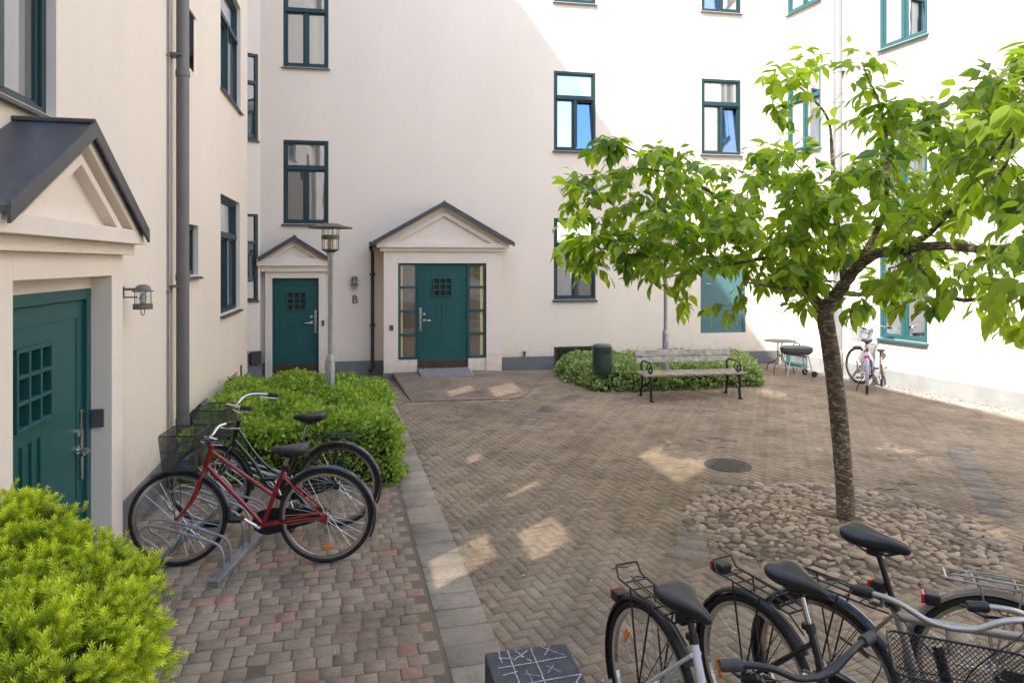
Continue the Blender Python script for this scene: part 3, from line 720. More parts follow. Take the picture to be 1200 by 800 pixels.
door(BW, a0, a1, ZD0, zb_(309), yd - 0.01, frame=0.03, handle='left', wz=(bug(508, DB), bug(529.5, DB), zb_(347), zb_(326)), kick=0.20, zh=zb_(375), hinges=True, lab='dark teal entrance door')
# sidelights with four panes each
zt_, zs_ = zb_(309), zb_(419)
for (s0, s1) in ((oo0, a0), (a1, oo1)):
    q = MB(); q.add([(s0 + 0.03, yd + 0.03, zs_), (s1 - 0.03, yd + 0.03, zs_), (s1 - 0.03, yd + 0.03, zt_), (s0 + 0.03, yd + 0.03, zt_)], [(0, 1, 2, 3)])
    w = q.build('sidelight', M['panedoor'], BW)
    q = MB(); f = 0.035
    q.box(s0, s0 + f, yd - 0.004, yd + 0.06, zs_, zt_); q.box(s1 - f, s1 - 0.002, yd - 0.004, yd + 0.06, zs_, zt_)
    for i in range(5):
        z = zs_ + (zt_ - zs_) * i / 4; t = 0.02 if 0 < i < 4 else 0.028
        q.box(s0 + f, s1 - f, yd - 0.012, yd + 0.06, z - t, z + t if i < 4 else z)
    q.build('frame', M['teal'], w, bevel=0.003)
    q = MB(); q.box(s0, s1, yd - 0.012, yd + 0.06, ZD0 - 0.1, zs_ - 0.028); q.build('panel', M['trim'], w)
    hx = s1 - 0.12 if s1 > 0 or s0 == a1 else s0 + 0.05
    q = MB(); q.box(s0 + 0.055 if s0 != a1 else s1 - 0.115, s0 + 0.085 if s0 != a1 else s1 - 0.06, yd + 0.022, yd + 0.028, zs_ + 0.03, zt_ - 0.04); q.build('curtain_edge', M['hall'], w)
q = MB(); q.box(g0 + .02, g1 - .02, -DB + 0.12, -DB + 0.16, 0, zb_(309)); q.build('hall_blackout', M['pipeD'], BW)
q = MB(); q.box(bug(456.5, DB), bug(461, DB), -DB - 0.016, -DB, zb_(386), zb_(380)); q.build('intercom', M['grey'], BW)
# thin drainpipe beside the porch
q = MB(); x = bug(436.5, 0.10)
xt = bug(436, DB * 0.6)
q.tube([(xt - 0.03, -DB * 0.55, 2.50), (x, -0.12, 2.40), (x, -0.09, 2.32), (x, -0.08, 1.5), (x, -0.08, 0.3), (x, -0.09, 0.16), (x - 0.06, -0.16, 0.10)], 0.033, 10)
for z in (1.95, 0.95): q.tube([(x, -0.08, z), (x, -0.08, z + 0.05)], 0.045, 10); 
for z in (1.98, 0.98): q.box(x - 0.06, x + 0.06, -0.085, 0, z - 0.01, z + 0.01)
q.build('drainpipe', M['pipeD'], BW, smooth=True)
q = MB(); x0 = bug(434.5, DB + .18); q.tube([(x0, -DB - 0.2, zat(286, 13.1)), (x0, -0.02, zat(286, 13.1) - 0.02)], 0.04, 8); q.build('gutter', M['roof'], BW)
q = MB(); x = uB(614); q.tube([(x, 0.0, 0.30), (x, -0.06, 0.30), (x, -0.06, 0.36)], 0.02, 8); q.lathe([(0.035, 0), (0.035, 0.03)], (x, -0.06, 0.36), 10); q.build('water_tap', M['lampm'], BW)
# letter B
tx = bpy.data.curves.new('letter', 'FONT'); tx.body = 'B'; tx.size = 0.22; tx.extrude = 0.008; tx.align_x = 'CENTER'; tx.offset = -0.002
lt = bpy.data.objects.new('house_letter', tx); COL.objects.link(lt)
dg = bpy.context.evaluated_depsgraph_get(); me = bpy.data.meshes.new_from_object(lt.evaluated_get(dg)); bpy.data.objects.remove(lt)
me.materials.clear(); me.materials.append(M['brass'])
lt = bpy.data.objects.new('house_letter', me); COL.objects.link(lt); lt.parent = BW; lt.rotation_euler = (R(90), 0, 0); lt.location = (uB(416), -0.02, zat(355, 13.44)); lt['label'] = 'letter B on the wall'

# bay in the left corner, its two faces and its narrow windows
bayA = Vector((-0.3975 * 12.72, 12.72)); bayB = Vector((-0.3688 * 12.95, 12.95))
dv = (bayB - bayA); L = dv.length; th = math.atan2(dv.y, dv.x)
BY = thing('stair_bay', 'narrow cream bay filling the corner between the left and back walls', 'wall', (bayA.x, bayA.y, 0), th)
hb = [(0.035, L - 0.04, 1.49, 3.12, 0.1), (0.035, L - 0.04, 4.5, 6.14, 0.1), (0.035, L - 0.04, 7.6, 9.2, 0.1)]
q = MB(); wall_mesh(q, -0.5, L, 0.5, TOP, hb); q.box(L, L + 0.002, 0, 0.4, 0, TOP); q.build('wall', M['wall'], BY)
q = MB(); q.box(-0.5, L + 0.02, -0.03, 0.05, -0.05, 0.5); q.build('plinth', M['plinth'], BY)
q = MB(); q.box(-0.02, 0.10, -0.12, -0.03, 0.3, 0.56); q.box(0.16, L - 0.01, -0.10, -0.03, 0.3, 0.54); q.build('meter_box', M['pipeD'], BY)
for h in hb:
    a, b, c, d = h[:4]; zt = d - (d - c) * 0.33
    q = MB(); q.add([(a, 0.07, c), (b, 0.07, c), (b, 0.07, d), (a, 0.07, d)], [(0, 1, 2, 3)]); w = q.build('window', M['panedark'], BY)
    q = MB(); f = 0.045
    q.box(a, a + f, 0.02, 0.09, c, d); q.box(b - f, b, 0.02, 0.09, c, d); q.box(a + f, b - f, 0.02, 0.09, c, c + f); q.box(a + f, b - f, 0.02, 0.09, d - f, d); q.box(a + f, b - f, 0.01, 0.09, zt - 0.03, zt + 0.03)
    q.build('frame', M['tealw'], w)
    q = MB(); q.box(a - 0.02, b + 0.02, -0.04, 0.02, c - 0.03, c); q.build('sill', M['roof'], w)

# ================================================================== RIGHT WING
RW = thing('apartment_building', 'sunlit white right wing receding behind the tree', 'building', (O_R[0], O_R[1], 0), TH_R)
rw = lambda p0, p1, z0, z1: (uR(p0), uR(p1), z0, z1, 0.08)
Rr = [rw(923, 962, 4.56, 6.2), rw(923, 962, 7.56, 9.2), rw(1031, 1087, 0.84, 2.4), rw(1031, 1087, 3.0, 4.66), rw(1031, 1087, 6.1, 7.76), rw(1031, 1087, 9.2, 10.8),
      (8.0, 9.0, 4.6, 6.2, 0.08), (8.0, 9.0, 7.6, 9.2, 0.08), (11.5, 12.5, 4.6, 6.2, 0.08), (11.5, 12.5, 1.5, 3.1, 0.08), (8.0, 9.0, 1.5, 3.1, 0.08), (15, 16, 4.6, 6.2, 0.08), (15, 16, 1.5, 3.1, 0.08), (15, 16, 7.6, 9.2, .08), (11.5, 12.5, 7.6, 9.2, .08)]
Rb = (uR(921), uR(947), 0.02, 0.42, 0.08)
q = MB(); wall_mesh(q, 0, 26, 0.27, TOP, Rr + [(Rb[0], Rb[1], 0.27, 0.42, .08)]); q.build('wall', M['wallR'], RW)
q = MB(); q.box(0, Rb[0], -0.02, 0.03, -0.05, 0.272); q.box(Rb[1], 26, -0.02, 0.03, -0.05, 0.272); q.build('plinth', M['plinthR'], RW)
q = MB(); q.box(-1, 26, 0.5, 0.6, 0, TOP); q.build('rear_wall', M['wallR'], RW)
q = MB(); q.box(-1, 26, -0.05, 0.7, TOP, TOP + 0.08); q.build('roof', M['roof'], RW)
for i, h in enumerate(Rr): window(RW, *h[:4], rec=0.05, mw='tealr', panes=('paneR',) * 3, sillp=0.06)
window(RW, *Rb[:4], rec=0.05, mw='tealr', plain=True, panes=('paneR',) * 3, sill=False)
q = MB(); x = uR(987)
q.tube([(x, -0.12, z) for z in (0.45, 1, 2, 4, 8, 14.4)], 0.075, 16)
for z in (2.9, 5.9): q.tube([(x, -0.12, z), (x, -0.12, z + 0.06)], 0.083, 16); q.box(x - 0.09, x + 0.09, -0.13, 0, z + 0.02, z + 0.04)
q.build('downpipe', M['pipeR'], RW, smooth=True)
q = MB(); q.tube([(x, -0.12, 0.0), (x, -0.12, 0.5)], 0.095, 16); q.build('pipe_foot', M['plinthR'], RW, smooth=True)

# ================================================================== REAR WING (behind the camera; seen in the window panes, closes the yard)
GW = thing('apartment_building', 'cream rear wing behind the viewer, seen reflected in window panes', 'building', (9, -11.5, 0), R(180))
hh = [(x, x + 0.95, z, z + 1.65, 0.08) for x in (1.5, 4.5, 7.5, 10.5, 13.5) for z in (1.45, 4.6, 7.7, 10.6)]
q = MB(); wall_mesh(q, -3, 18, 0, 13.0, hh); q.build('wall', M['wall'], GW)
q = MB(); q.box(-3, 18, 0.5, 0.6, 0, 13.0); q.build('rear_wall', M['wall'], GW)
q = MB(); q.box(-3.1, 18.1, -0.1, 0.7, 13.0, 13.1); q.build('roof', M['roof'], GW)
for h in hh: window(GW, *h[:4], rec=0.05, panes=('panedark',) * 3)

# ================================================================== GROUND
def structure(o): o['kind'] = 'structure'; return o
q = MB(); q.add([(-80, -80, -0.004), (80, -80, -0.004), (80, 80, -0.004), (-80, 80, -0.004)], [(0, 1, 2, 3)])
structure(q.build('ground', M['soil']))

def pavers(name, cells, m, zt=0.0, ch=0.006, h=0.03, jit=0.0016):
    """cells: list of (cx, cy, lx, ly, angle); bevelled blocks as one mesh"""
    c = np.array(cells); N = len(c)
    hx = c[:, 2] / 2; hy = c[:, 3] / 2
    ca, sa = np.cos(c[:, 4]), np.sin(c[:, 4])
    tz = zt + rng.normal(0, jit, N); tx_ = rng.normal(0, 0.0045, N); ty_ = rng.normal(0, 0.0045, N)
    r = rng.random(N)
    V = []
    for (ins, dz) in ((ch, 0.0), (0.0, -ch), (0.0, -h)):
        for sx_, sy_ in ((-1, -1), (1, -1), (1, 1), (-1, 1)):
            j = rng.normal(0, 0.0012, (N, 2))
            x = sx_ * (hx - ins) + j[:, 0]; y = sy_ * (hy - ins) + j[:, 1]
            z = tz + dz + x * tx_ + y * ty_
            V.append(np.stack([c[:, 0] + x * ca - y * sa, c[:, 1] + x * sa + y * ca, z], 1))
    V = np.stack(V, 1)   # N,12,3
    f = [(0, 1, 2, 3)] + [(a + i, a + 4 + i, a + 4 + (i + 1) % 4, a + (i + 1) % 4) for a in (0, 4) for i in range(4)]
    f = np.array(f)
    Fq = (f[None] + (np.arange(N) * 12)[:, None, None]).reshape(-1, 4)
    o = np_mesh(name, V.reshape(-1, 3), Fq, m, rnd=np.repeat(r, 12)); return structure(o)

def wall_left_x(Y): return -1.865 - 0.231 * Y
strip_l = lambda Y: -1.10 - 0.255 * (Y - 6.69)
strip_r = lambda Y: -0.85 - 0.259 * (Y - 6.93)
wall_back_y = lambda X: 14.0 + 0.18 * X
wall_right_x = lambda Y: 11.006 - 0.341 * Y
CX, CY, RX, RY = 2.70, 5.72, 1.22, 1.10
gravel_w = lambda Y: 0.42
def in_cobble(x, y): return ((x - CX) / RX) ** 2 + ((y - CY) / RY) ** 2 < 1.0 + 0.06 * math.sin(3 * math.atan2(y - CY, x - CX) + 1)
bands = [((2.19, 6.96), (1.25, 5.0), 0.30), ((5.35, 8.2), (4.2, 5.9), 0.26), ((0.1, 9.3), (1.05, 11.4), 0.24)]
def in_band(x, y, pad=0.0):
    for p0, p1, w in bands:
        d = Vector((p1[0] - p0[0], p1[1] - p0[1])); L = d.length; d /= L
        r = Vector((x - p0[0], y - p0[1])); t = r.dot(d)
        if 0 <= t <= L and abs(r.x * d.y - r.y * d.x) < w / 2 + pad: return True
    return False
def ring(x, y):   # pale slab rim along the near side of the cobbles
    return False
# main yard: herringbone blocks
cells = []; bl, bw = 0.156, 0.078; ang = R(24); ca, sa = math.cos(ang), math.sin(ang)
for i in range(-190, 190):
    for j in range(-190, 190):
        # herringbone lattice
        m_ = (i - j) % 4
        if m_ == 0: cx, cy, lx, ly = (i + 1) * bw, (j + 0.5) * bw, bl, bw
        elif m_ == 3: cx, cy, lx, ly = (i + 0.5) * bw, (j + 1.0) * bw, bw, bl
        else: continue
        X = 2.5 + cx * ca - cy * sa; Y = 8.0 + cx * sa + cy * ca
        if Y < 1.2 or Y > 15 or X > 10: continue
        if X < strip_r(Y) - 0.02 or Y > wall_back_y(X) - 0.02 or X > wall_right_x(Y) - gravel_w(Y): continue
        if in_cobble(X, Y) or in_band(X, Y, -0.03): continue
        cells.append((X, Y, lx - 0.004, ly - 0.004, ang))
pavers('paved_yard', cells, M['pavm'], 0.0, ch=0.0028, jit=0.0009)
# left apron: stack-bonded blocks square to the strip
cells = []; dx, dy = -0.2505, 0.968; n_ = math.hypot(dx, dy); dx /= n_; dy /= n_; ang = math.atan2(dy, dx) - math.pi / 2
row = 0; t = -4.0
while t < 12:
    wdt = 0.112
    s = -0.08 - (0.07 if row % 2 else 0.0)
    while s > -4.5:
        l = 0.15 if rng.random() < 0.25 else (0.118 if rng.random() < 0.8 else 0.09)
        X = strip_l(0) + 0.0 + (s - l / 2 + 0.07) * dy * 1.0 + t * dx; Y = t * dy - (s - l / 2 + .07) * dx
        s -= l
        if Y < 1.0 or Y > 12.7 or X < wall_left_x(Y) + 0.03 or X > strip_l(Y) - 0.06: continue
        cells.append((X, Y, l - 0.006, wdt - 0.006, ang))
    t += wdt; row += 1
pavers('paved_apron', cells, M['pavl'], 0.0, ch=0.0035)
# slab strip
cells = []; t = 1.0
while t < 12.4:
    Y = t; X = (strip_l(Y) + strip_r(Y)) / 2; w = strip_r(Y) - strip_l(Y)
    cells.append((X, Y, abs(w) - 0.012, 0.21 - 0.008, ang)); t += 0.21 * dy
pavers('slab_strip', cells, M['slab'], 0.004, ch=0.005)
cells = []
for p0, p1, w in bands:
    d = Vector((p1[0] - p0[0], p1[1] - p0[1])); L = d.length; d /= L; k = int(L / 0.21); a_ = math.atan2(d.y, d.x)
    for i in range(k): cells.append((p0[0] + d.x * 0.21 * (i + .5), p0[1] + d.y * .21 * (i + .5), 0.203, w - 0.01, a_))
pavers('paving_bands', cells, M['slabd'], 0.002, ch=0.004)

# cobbles round the tree: river stones bedded in dirt
def ico(sub=2):
    bm = bmesh.new(); bmesh.ops.create_icosphere(bm, subdivisions=sub, radius=1.0)
    bm.verts.ensure_lookup_table()
    V = np.array([v.co[:] for v in bm.verts]); Fx = np.array([[v.index for v in f.verts] for f in bm.faces]); bm.free(); return V, Fx
IV, IF = ico(2)
pts = []; tries = 0; cand = []
while tries < 40000:
    tries += 1
    a_ = rng.random() * 2 * math.pi; r_ = math.sqrt(rng.random()); x = CX + RX * r_ * math.cos(a_); y = CY + RY * r_ * math.sin(a_)
    s = rng.uniform(0.034, 0.058) if tries < 9000 else rng.uniform(0.022, 0.036)
    if math.hypot(x - 2.82, y - 5.75) < 0.12: continue
    ok = True
    for (x2, y2, s2) in pts:
        if (x - x2) ** 2 + (y - y2) ** 2 < (0.84 * (s + s2)) ** 2: ok = False; break
    if ok: pts.append((x, y, s))
mound = lambda x, y: 0.055 * max(0.0, 1 - ((x - CX) / RX) ** 2 - ((y - CY) / RY) ** 2) - 0.006
Vs, Fs, Rn = [], [], []
for i, (x, y, s) in enumerate(pts):
    ph = rng.random() * 6.28; el = rng.uniform(1.05, 1.5); V = IV.copy()
    nrm = rng.normal(0, 1, (4, 3)); d = np.ones(len(V))
    for k in range(4): d += 0.10 * np.sin(2.6 * (V @ nrm[k]) + k)
    V = V * d[:, None] * np.array([s * el, s / el ** 0.5, s * 0.42]); c_, s_ = math.cos(ph), math.sin(ph)
    V = np.stack([V[:, 0] * c_ - V[:, 1] * s_ + x, V[:, 0] * s_ + V[:, 1] * c_ + y, V[:, 2] + mound(x, y) + rng.normal(0, 0.004)], 1)
    Vs.append(V); Fs.append(IF + i * len(IV)); Rn.append(np.full(len(IV), rng.random()))
structure(np_mesh('cobbled_tree_pit', np.concatenate(Vs), np.concatenate(Fs), M['stonec'], rnd=np.concatenate(Rn), smooth=True))
# dirt bed under the cobbles
q = MB(); n_ = 40; rings = 6; vs = [(CX, CY, 0.045)]; fs = []
for r_ in range(1, rings + 1):
    for k in range(n_):
        a_ = 2 * math.pi * k / n_; rr = r_ / rings; x = CX + RX * 1.0 * rr * math.cos(a_); y = CY + RY * 1.0 * rr * math.sin(a_)
        vs.append((x, y, mound(x, y) + (0.005 if r_ < rings else -0.012)))
for k in range(n_): fs.append((0, 1 + k, 1 + (k + 1) % n_))
for r_ in range(rings - 1):
    for k in range(n_): a_ = 1 + r_ * n_; fs.append((a_ + k, a_ + n_ + k, a_ + n_ + (k + 1) % n_, a_ + (k + 1) % n_))
vs[0] = (CX, CY, mound(CX, CY) + 0.005)
q.add(vs, fs); structure(q.build('tree_pit_soil', mat('pit_soil', (0.15, 0.118, 0.085), 0.95, var=0.5, vscale=14, bump=1.0, bscale=80), smooth=True))

# gravel strip along the right wall
N = 9000; t = rng.random(N); Y = 2.5 + t * 12.4; s = rng.random(N) ** 0.8; X = wall_right_x(Y) - 0.03 - s * 0.46
keep = (Y < wall_back_y(X) - 0.02); X, Y = X[keep], Y[keep]; N = len(X)
OV, OF = ico(1)
sc = rng.uniform(0.008, 0.017, (N, 1, 1)) * rng.uniform(0.6, 1.3, (N, 1, 3))
V = OV[None] * sc + np.stack([X, Y, np.full(N, -0.006)], 1)[:, None]
Fq = (OF[None] + (np.arange(N) * len(OV))[:, None, None]).reshape(-1, 3)
g = np_mesh('gravel', V.reshape(-1, 3), Fq, M['gravel'], rnd=np.repeat(rng.random(N), len(OV)), smooth=True)
tag(g, 'pale gravel strip along the foot of the sunlit wall', 'gravel', kind='stuff')
q = MB(); q.add([(wall_right_x(2) - 0.5, 2, -0.014), (wall_right_x(2), 2, -0.014), (wall_right_x(15), 15, -0.014), (wall_right_x(15) - 0.5, 15, -0.014)], [(0, 1, 2, 3)])
structure(q.build('gravel_bed', mat('gravel_bed', (0.34, 0.32, 0.29), 0.95, var=0.4, vscale=25, bump=1, bscale=120)))

# ramped landing before the main door
pA = gnd(465, 447); pC = gnd(482, 471)
ax, ay = 0.98418, 0.17715
Lp0 = Vector((O_B[0] + g0 * ax + (DB) * 0.177, O_B[1] + g0 * ay - DB * 0.984))
LX0 = g0 + 0.16; LX1 = g1 + 0.9
RP = []
def bpt(u, out): return (O_B[0] + u * ax + out * 0.17715, O_B[1] + u * ay - out * 0.98418)
F0 = bpt(LX0, DB); F1 = bpt(LX1, DB); N0 = gnd(482, 471); N1 = (N0[0] + 1.75, N0[1] + 0.28); 
def wedge(q, pts_top):   # pts (x,y,z) polygon, skirt down to -0.02
    n = len(pts_top); vs = list(pts_top) + [(x, y, -0.02) for x, y, z in pts_top]
    q.add(vs, [tuple(range(n)), tuple(reversed(range(n, 2 * n)))] + [(i, n + i, n + (i + 1) % n, (i + 1) % n) for i in range(n)])
def zland(s, t): return 0.004 + 0.112 * t * (1 - min(1.0, max(0.0, (s - 0.55) / 0.45)) ** 1.3)
def lpos(s, t):
    x0 = N0[0] + (F0[0] - N0[0]) * t; y0 = N0[1] + (F0[1] - N0[1]) * t; x1 = N1[0] + (F1[0] - N1[0]) * t; y1 = N1[1] + (F1[1] - N1[1]) * t
    return x0 + (x1 - x0) * s, y0 + (y1 - y0) * s
q = MB(); NS = 20
g_ = [(*lpos(i / NS, k / NS), zland(i / NS, k / NS) + 0.002) for k in range(NS + 1) for i in range(NS + 1)]
fs = [(k * (NS + 1) + i, k * (NS + 1) + i + 1, (k + 1) * (NS + 1) + i + 1, (k + 1) * (NS + 1) + i) for k in range(NS) for i in range(NS)]
b0 = len(g_); g_ += [(*lpos(0, k / NS), -0.02) for k in range(NS + 1)]
fs += [(b0 + k, k * (NS + 1), (k + 1) * (NS + 1), b0 + k + 1) for k in range(NS)]
q.add(g_, fs); structure(q.build('landing', M['soil']))
# landing surface blocks
cells3 = []
Vl = []; 
import itertools
nb = []
for i in range(0, 26):
    for j in range(0, 22):
        off = 0.5 * (j % 2)
        s0_, s1_ = (i + off) / 26, (i + 1 + off) / 26; t0, t1 = j / 22, (j + 1) / 22
        if s1_ > 1: s1_ = 1
        if s0_ >= 1: continue
        nb.append((s0_, s1_, t0, t1))
V, Fq, rn = [], [], []
for (s0_, s1_, t0, t1) in nb:
    e = 0.06 / 26; e2 = 0.05 / 22
    b0 = len(V); r_ = rng.random(); dz = rng.normal(0, 0.001)
    for (s, t) in ((s0_ + e, t0 + e2), (s1_ - e, t0 + e2), (s1_ - e, t1 - e2), (s0_ + e, t1 - e2)):
        x0 = N0[0] + (F0[0] - N0[0]) * t; y0 = N0[1] + (F0[1] - N0[1]) * t; x1 = N1[0] + (F1[0] - N1[0]) * t; y1 = N1[1] + (F1[1] - N1[1]) * t
        V.append((x0 + (x1 - x0) * s, y0 + (y1 - y0) * s, zland(s, t) + 0.0065 + dz * 0.7)); rn.append(0.1 + 0.5 * r_ if s < 0.28 else r_)
    Fq.append((b0, b0 + 1, b0 + 2, b0 + 3))
structure(np_mesh('landing_pavers', np.array(V), np.array(Fq), M['pavr'], rnd=np.array(rn)))
# aluminium threshold ramp
q = MB(); r0 = bug(490, DB); r1 = bug(550, DB); zr0, zr1 = 0.170, 0.100
n_ = 18
for i in range(n_):
    u0_, u1_ = r0 + (r1 - r0) * i / n_, r0 + (r1 - r0) * (i + 0.5) / n_
    pts_ = []
    for (u, o, z) in ((u0_, DB + 0.01, zr0), (u1_, DB + 0.01, zr0), (u1_ + 0.04, DB + 0.48, zr1 + .012), (u0_ + 0.04, DB + 0.48, zr1 + .012)):
        x, y = bpt(u, o); pts_.append((x, y, z + 0.020))
    wedge(q, pts_)
pts_ = []
for (u, o, z) in ((r0, DB + 0.01, zr0), (r1, DB + 0.01, zr0), (r1 + 0.04, DB + 0.48, zr1 + .012), (r0 + 0.04, DB + 0.48, zr1 + .012)):
    x, y = bpt(u, o); pts_.append((x, y, z))
wedge(q, pts_)
tag(q.build('threshold_ramp', M['grille']), 'small ribbed metal ramp lying before the main entrance door', 'ramp')

# manhole cover
mx_, my_ = gnd(853, 545); q = MB()
q.lathe([(0.25, -0.02), (0.25, 0.006), (0.225, 0.006), (0.222, 0.002), (0.20, 0.002), (0.198, 0.007), (0.001, 0.007)], (mx_, my_, 0), 40)
for i in range(-4, 5):
    for j in range(-4, 5):
        if i * i + j * j < 18: q.box(mx_ + i * 0.042 - 0.012, mx_ + i * 0.042 + 0.012, my_ + j * 0.042 - 0.012, my_ + j * 0.042 + 0.012, 0.0072, 0.011)
tag(q.build('manhole_cover', M['castiron']), 'round cast iron manhole cover set in the paving beyond the cobbles', 'manhole cover')

# fallen twigs and leaves
q = MB()
for (px, py, n) in ((835, 520, 3), (1030, 572, 3), (905, 575, 4), (870, 572, 2), (700, 668, 1), (960, 640, 0)):
    for k in range(n):
        x, y = gnd(px + rng.uniform(-25, 25), py + rng.uniform(-6, 6)); a_ = rng.uniform(-0.5, 0.5); L = rng.uniform(0.08, 0.22)
        q.tube([(x, y, 0.012), (x + L * 0.5 * math.cos(a_), y + L * 0.5 * math.sin(a_) + 0.01, 0.016), (x + L * math.cos(a_), y + L * math.sin(a_), 0.012)], 0.004, 5)
tag(q.build('fallen_twigs', M['twig']), 'small dry twigs scattered on the paving', 'twigs', kind='stuff')

# small litter: petals, leaf scraps and grit
N = 1500; X = rng.uniform(-2.5, 7.5, N); Y = 2.0 + rng.random(N) ** 1.2 * 12.5
keep = (X > wall_left_x(Y) + 0.1) & (X < wall_right_x(Y) - 0.5) & (Y < 14 + 0.18 * X - 0.2); X, Y = X[keep], Y[keep]; N = len(X)
a_ = rng.random(N) * 6.28; sz = rng.uniform(0.003, 0.009, N); V = []
for k, (fx, fy) in enumerate(((-1, -.6), (1, -.7), (1.1, .6), (-.9, .8))):
    V.append(np.stack([X + sz * (fx * np.cos(a_) - fy * np.sin(a_)), Y + sz * (fx * np.sin(a_) + fy * np.cos(a_)), 0.009 + rng.random(N) * 0.004 + sz * 0.3 * (k % 2)], 1))
V = np.stack(V, 1); Fq = (np.array([[0, 1, 2, 3]])[None] + (np.arange(N) * 4)[:, None, None]).reshape(-1, 4)
tag(np_mesh('ground_litter', V.reshape(-1, 3), Fq, leaf_mat('petal_scraps', (0.16, 0.10, 0.05), (0.62, 0.56, 0.46), 0.1, 0.8), rnd=np.repeat(rng.random(N), 4)),
    'tiny pale petals and leaf scraps strewn over the paving', 'litter', kind='stuff')

# ================================================================== FOLIAGE
LEAF_V = np.array([(0, 0, 0), (0.30, -0.24, 0.035), (0.30, 0, -0.01), (0.30, 0.24, 0.035), (0.66, -0.25, 0.02), (0.66, 0, -0.03), (0.66, 0.25, 0.02), (1.0, 0, -0.12)])
LEAF_T = np.array([(0, 1, 2), (0, 2, 3), (1, 4, 5), (1, 5, 2), (2, 5, 6), (2, 6, 3), (4, 7, 5), (5, 7, 6)])
def frames(D, upv=None):
    D = D / np.linalg.norm(D, axis=1, keepdims=True)
    up = np.tile(np.array([0, 0, 1.0]), (len(D), 1)) if upv is None else upv
    Sd = np.cross(up, D); nn = np.linalg.norm(Sd, axis=1, keepdims=True); Sd = np.where(nn < 1e-4, np.array([[1.0, 0, 0]]), Sd / np.maximum(nn, 1e-6))
    U = np.cross(D, Sd); return D, Sd, U
def place_leaves(name, P, D, size, m, parent=None, roll=0.7, tv=LEAF_V, tf=LEAF_T, rnd=None, up=None, tr=None):
    N = len(P); D, Sd, U = frames(D, up); a = rng.normal(0, roll, N); c, s = np.cos(a)[:, None], np.sin(a)[:, None]
    S2 = Sd * c + U * s; U2 = -Sd * s + U * c
    sz = size[:, None, None]
    V = P[:, None] + sz * (tv[None, :, 0:1] * D[:, None] + tv[None, :, 1:2] * S2[:, None] + tv[None, :, 2:3] * U2[:, None])
    Fq = (tf[None] + (np.arange(N) * len(tv))[:, None, None]).reshape(-1, tf.shape[1])
    if rnd is None: rnd = rng.random(N)
    RR = np.repeat(np.clip(rnd, 0, 1), len(tv)) + (0 if tr is None else np.tile(tr, N))
    return np_mesh(name, V.reshape(-1, 3), Fq, m, parent, rnd=np.clip(RR, 0, 1), smooth=False)

def lump(x, y, s=2.5, amp=0.06, ph=0.0):
    return amp * (np.sin(x * s + ph) * np.cos(y * s * 1.3 + ph * 2) + 0.6 * np.sin(x * s * 2.7 + y * s * 2.1 + ph) + 0.4 * np.sin(x * 6.1 * s - y * 5.3 * s))

def hedge_points(poly, h, N, depth=0.10, side_frac=0.45, lamp_s=2.5, amp=0.05, zmin=0.0, edge_round=0.12):
    """points near the outer surface of a rounded prism, with outward normals"""
    poly = [Vector(p) for p in poly]; n = len(poly)
    area = sum(poly[i].x * poly[(i + 1) % n].y - poly[(i + 1) % n].x * poly[i].y for i in range(n))
    if area < 0: poly = poly[::-1]
    xs = [p.x for p in poly]; ys = [p.y for p in poly]
    def edge_d(x, y):
        d = np.full(x.shape, 9.0); nx = np.zeros(x.shape); ny = np.zeros(x.shape)
        for i in range(n):
            a, b = poly[i], poly[(i + 1) % n]; e = (b - a); L = e.length; e = e / L
            t = np.clip((x - a.x) * e.x + (y - a.y) * e.y, 0, L); qx = a.x + e.x * t; qy = a.y + e.y * t
            dd = np.hypot(x - qx, y - qy); m_ = dd < d; d = np.where(m_, dd, d); nx = np.where(m_, e.y, nx); ny = np.where(m_, -e.x, ny)
        return d, nx, ny
    # top
    Nt = int(N * (1 - side_frac)); P = []
    x = rng.uniform(min(xs), max(xs), Nt * 3); y = rng.uniform(min(ys), max(ys), Nt * 3)
    k = in_poly(x, y, [(p.x, p.y) for p in poly]); x, y = x[k][:Nt], y[k][:Nt]
    d, nx, ny = edge_d(x, y); rr = edge_round
    f = np.clip(1 - d / rr, 0, 1)
    z = h + lump(x, y, lamp_s, amp) - rr * (1 - np.sqrt(1 - f ** 2 * 0.98)) - rng.exponential(depth * 0.45, len(x)).clip(0, depth * 2)
    Nn = np.stack([nx * f, ny * f, np.ones_like(x)], 1)
    P1 = np.stack([x, y, z], 1)
    # sides
    Ns = N - Nt; Ls = np.array([(poly[(i + 1) % n] - poly[i]).length for i in range(n)]); ei = rng.choice(n, Ns, p=Ls / Ls.sum()); t = rng.random(Ns)
    A = np.array([(p.x, p.y) for p in poly]); Bp = np.roll(A, -1, 0); p = A[ei] + (Bp[ei] - A[ei]) * t[:, None]
    e = (Bp[ei] - A[ei]) / Ls[ei][:, None]; nrm = np.stack([e[:, 1], -e[:, 0]], 1)
    zz = zmin + rng.random(Ns) * (h - zmin - 0.02)
    off = lump(p[:, 0] * 1.2 + zz * 2, p[:, 1] + zz * 1.7, lamp_s * 1.2, amp) - rng.exponential(depth * 0.45, Ns).clip(0, depth * 2) - np.clip(zz - (h - rr), 0, 1) ** 2 / rr * 0.8
    p = p + nrm * off[:, None]
    P2 = np.stack([p[:, 0], p[:, 1], zz], 1); N2 = np.stack([nrm[:, 0], nrm[:, 1], np.full(Ns, 0.35)], 1)
    Pq = np.concatenate([P1, P2]); Nq = np.concatenate([Nn, N2]); return Pq, Nq / np.linalg.norm(Nq, axis=1, keepdims=True)

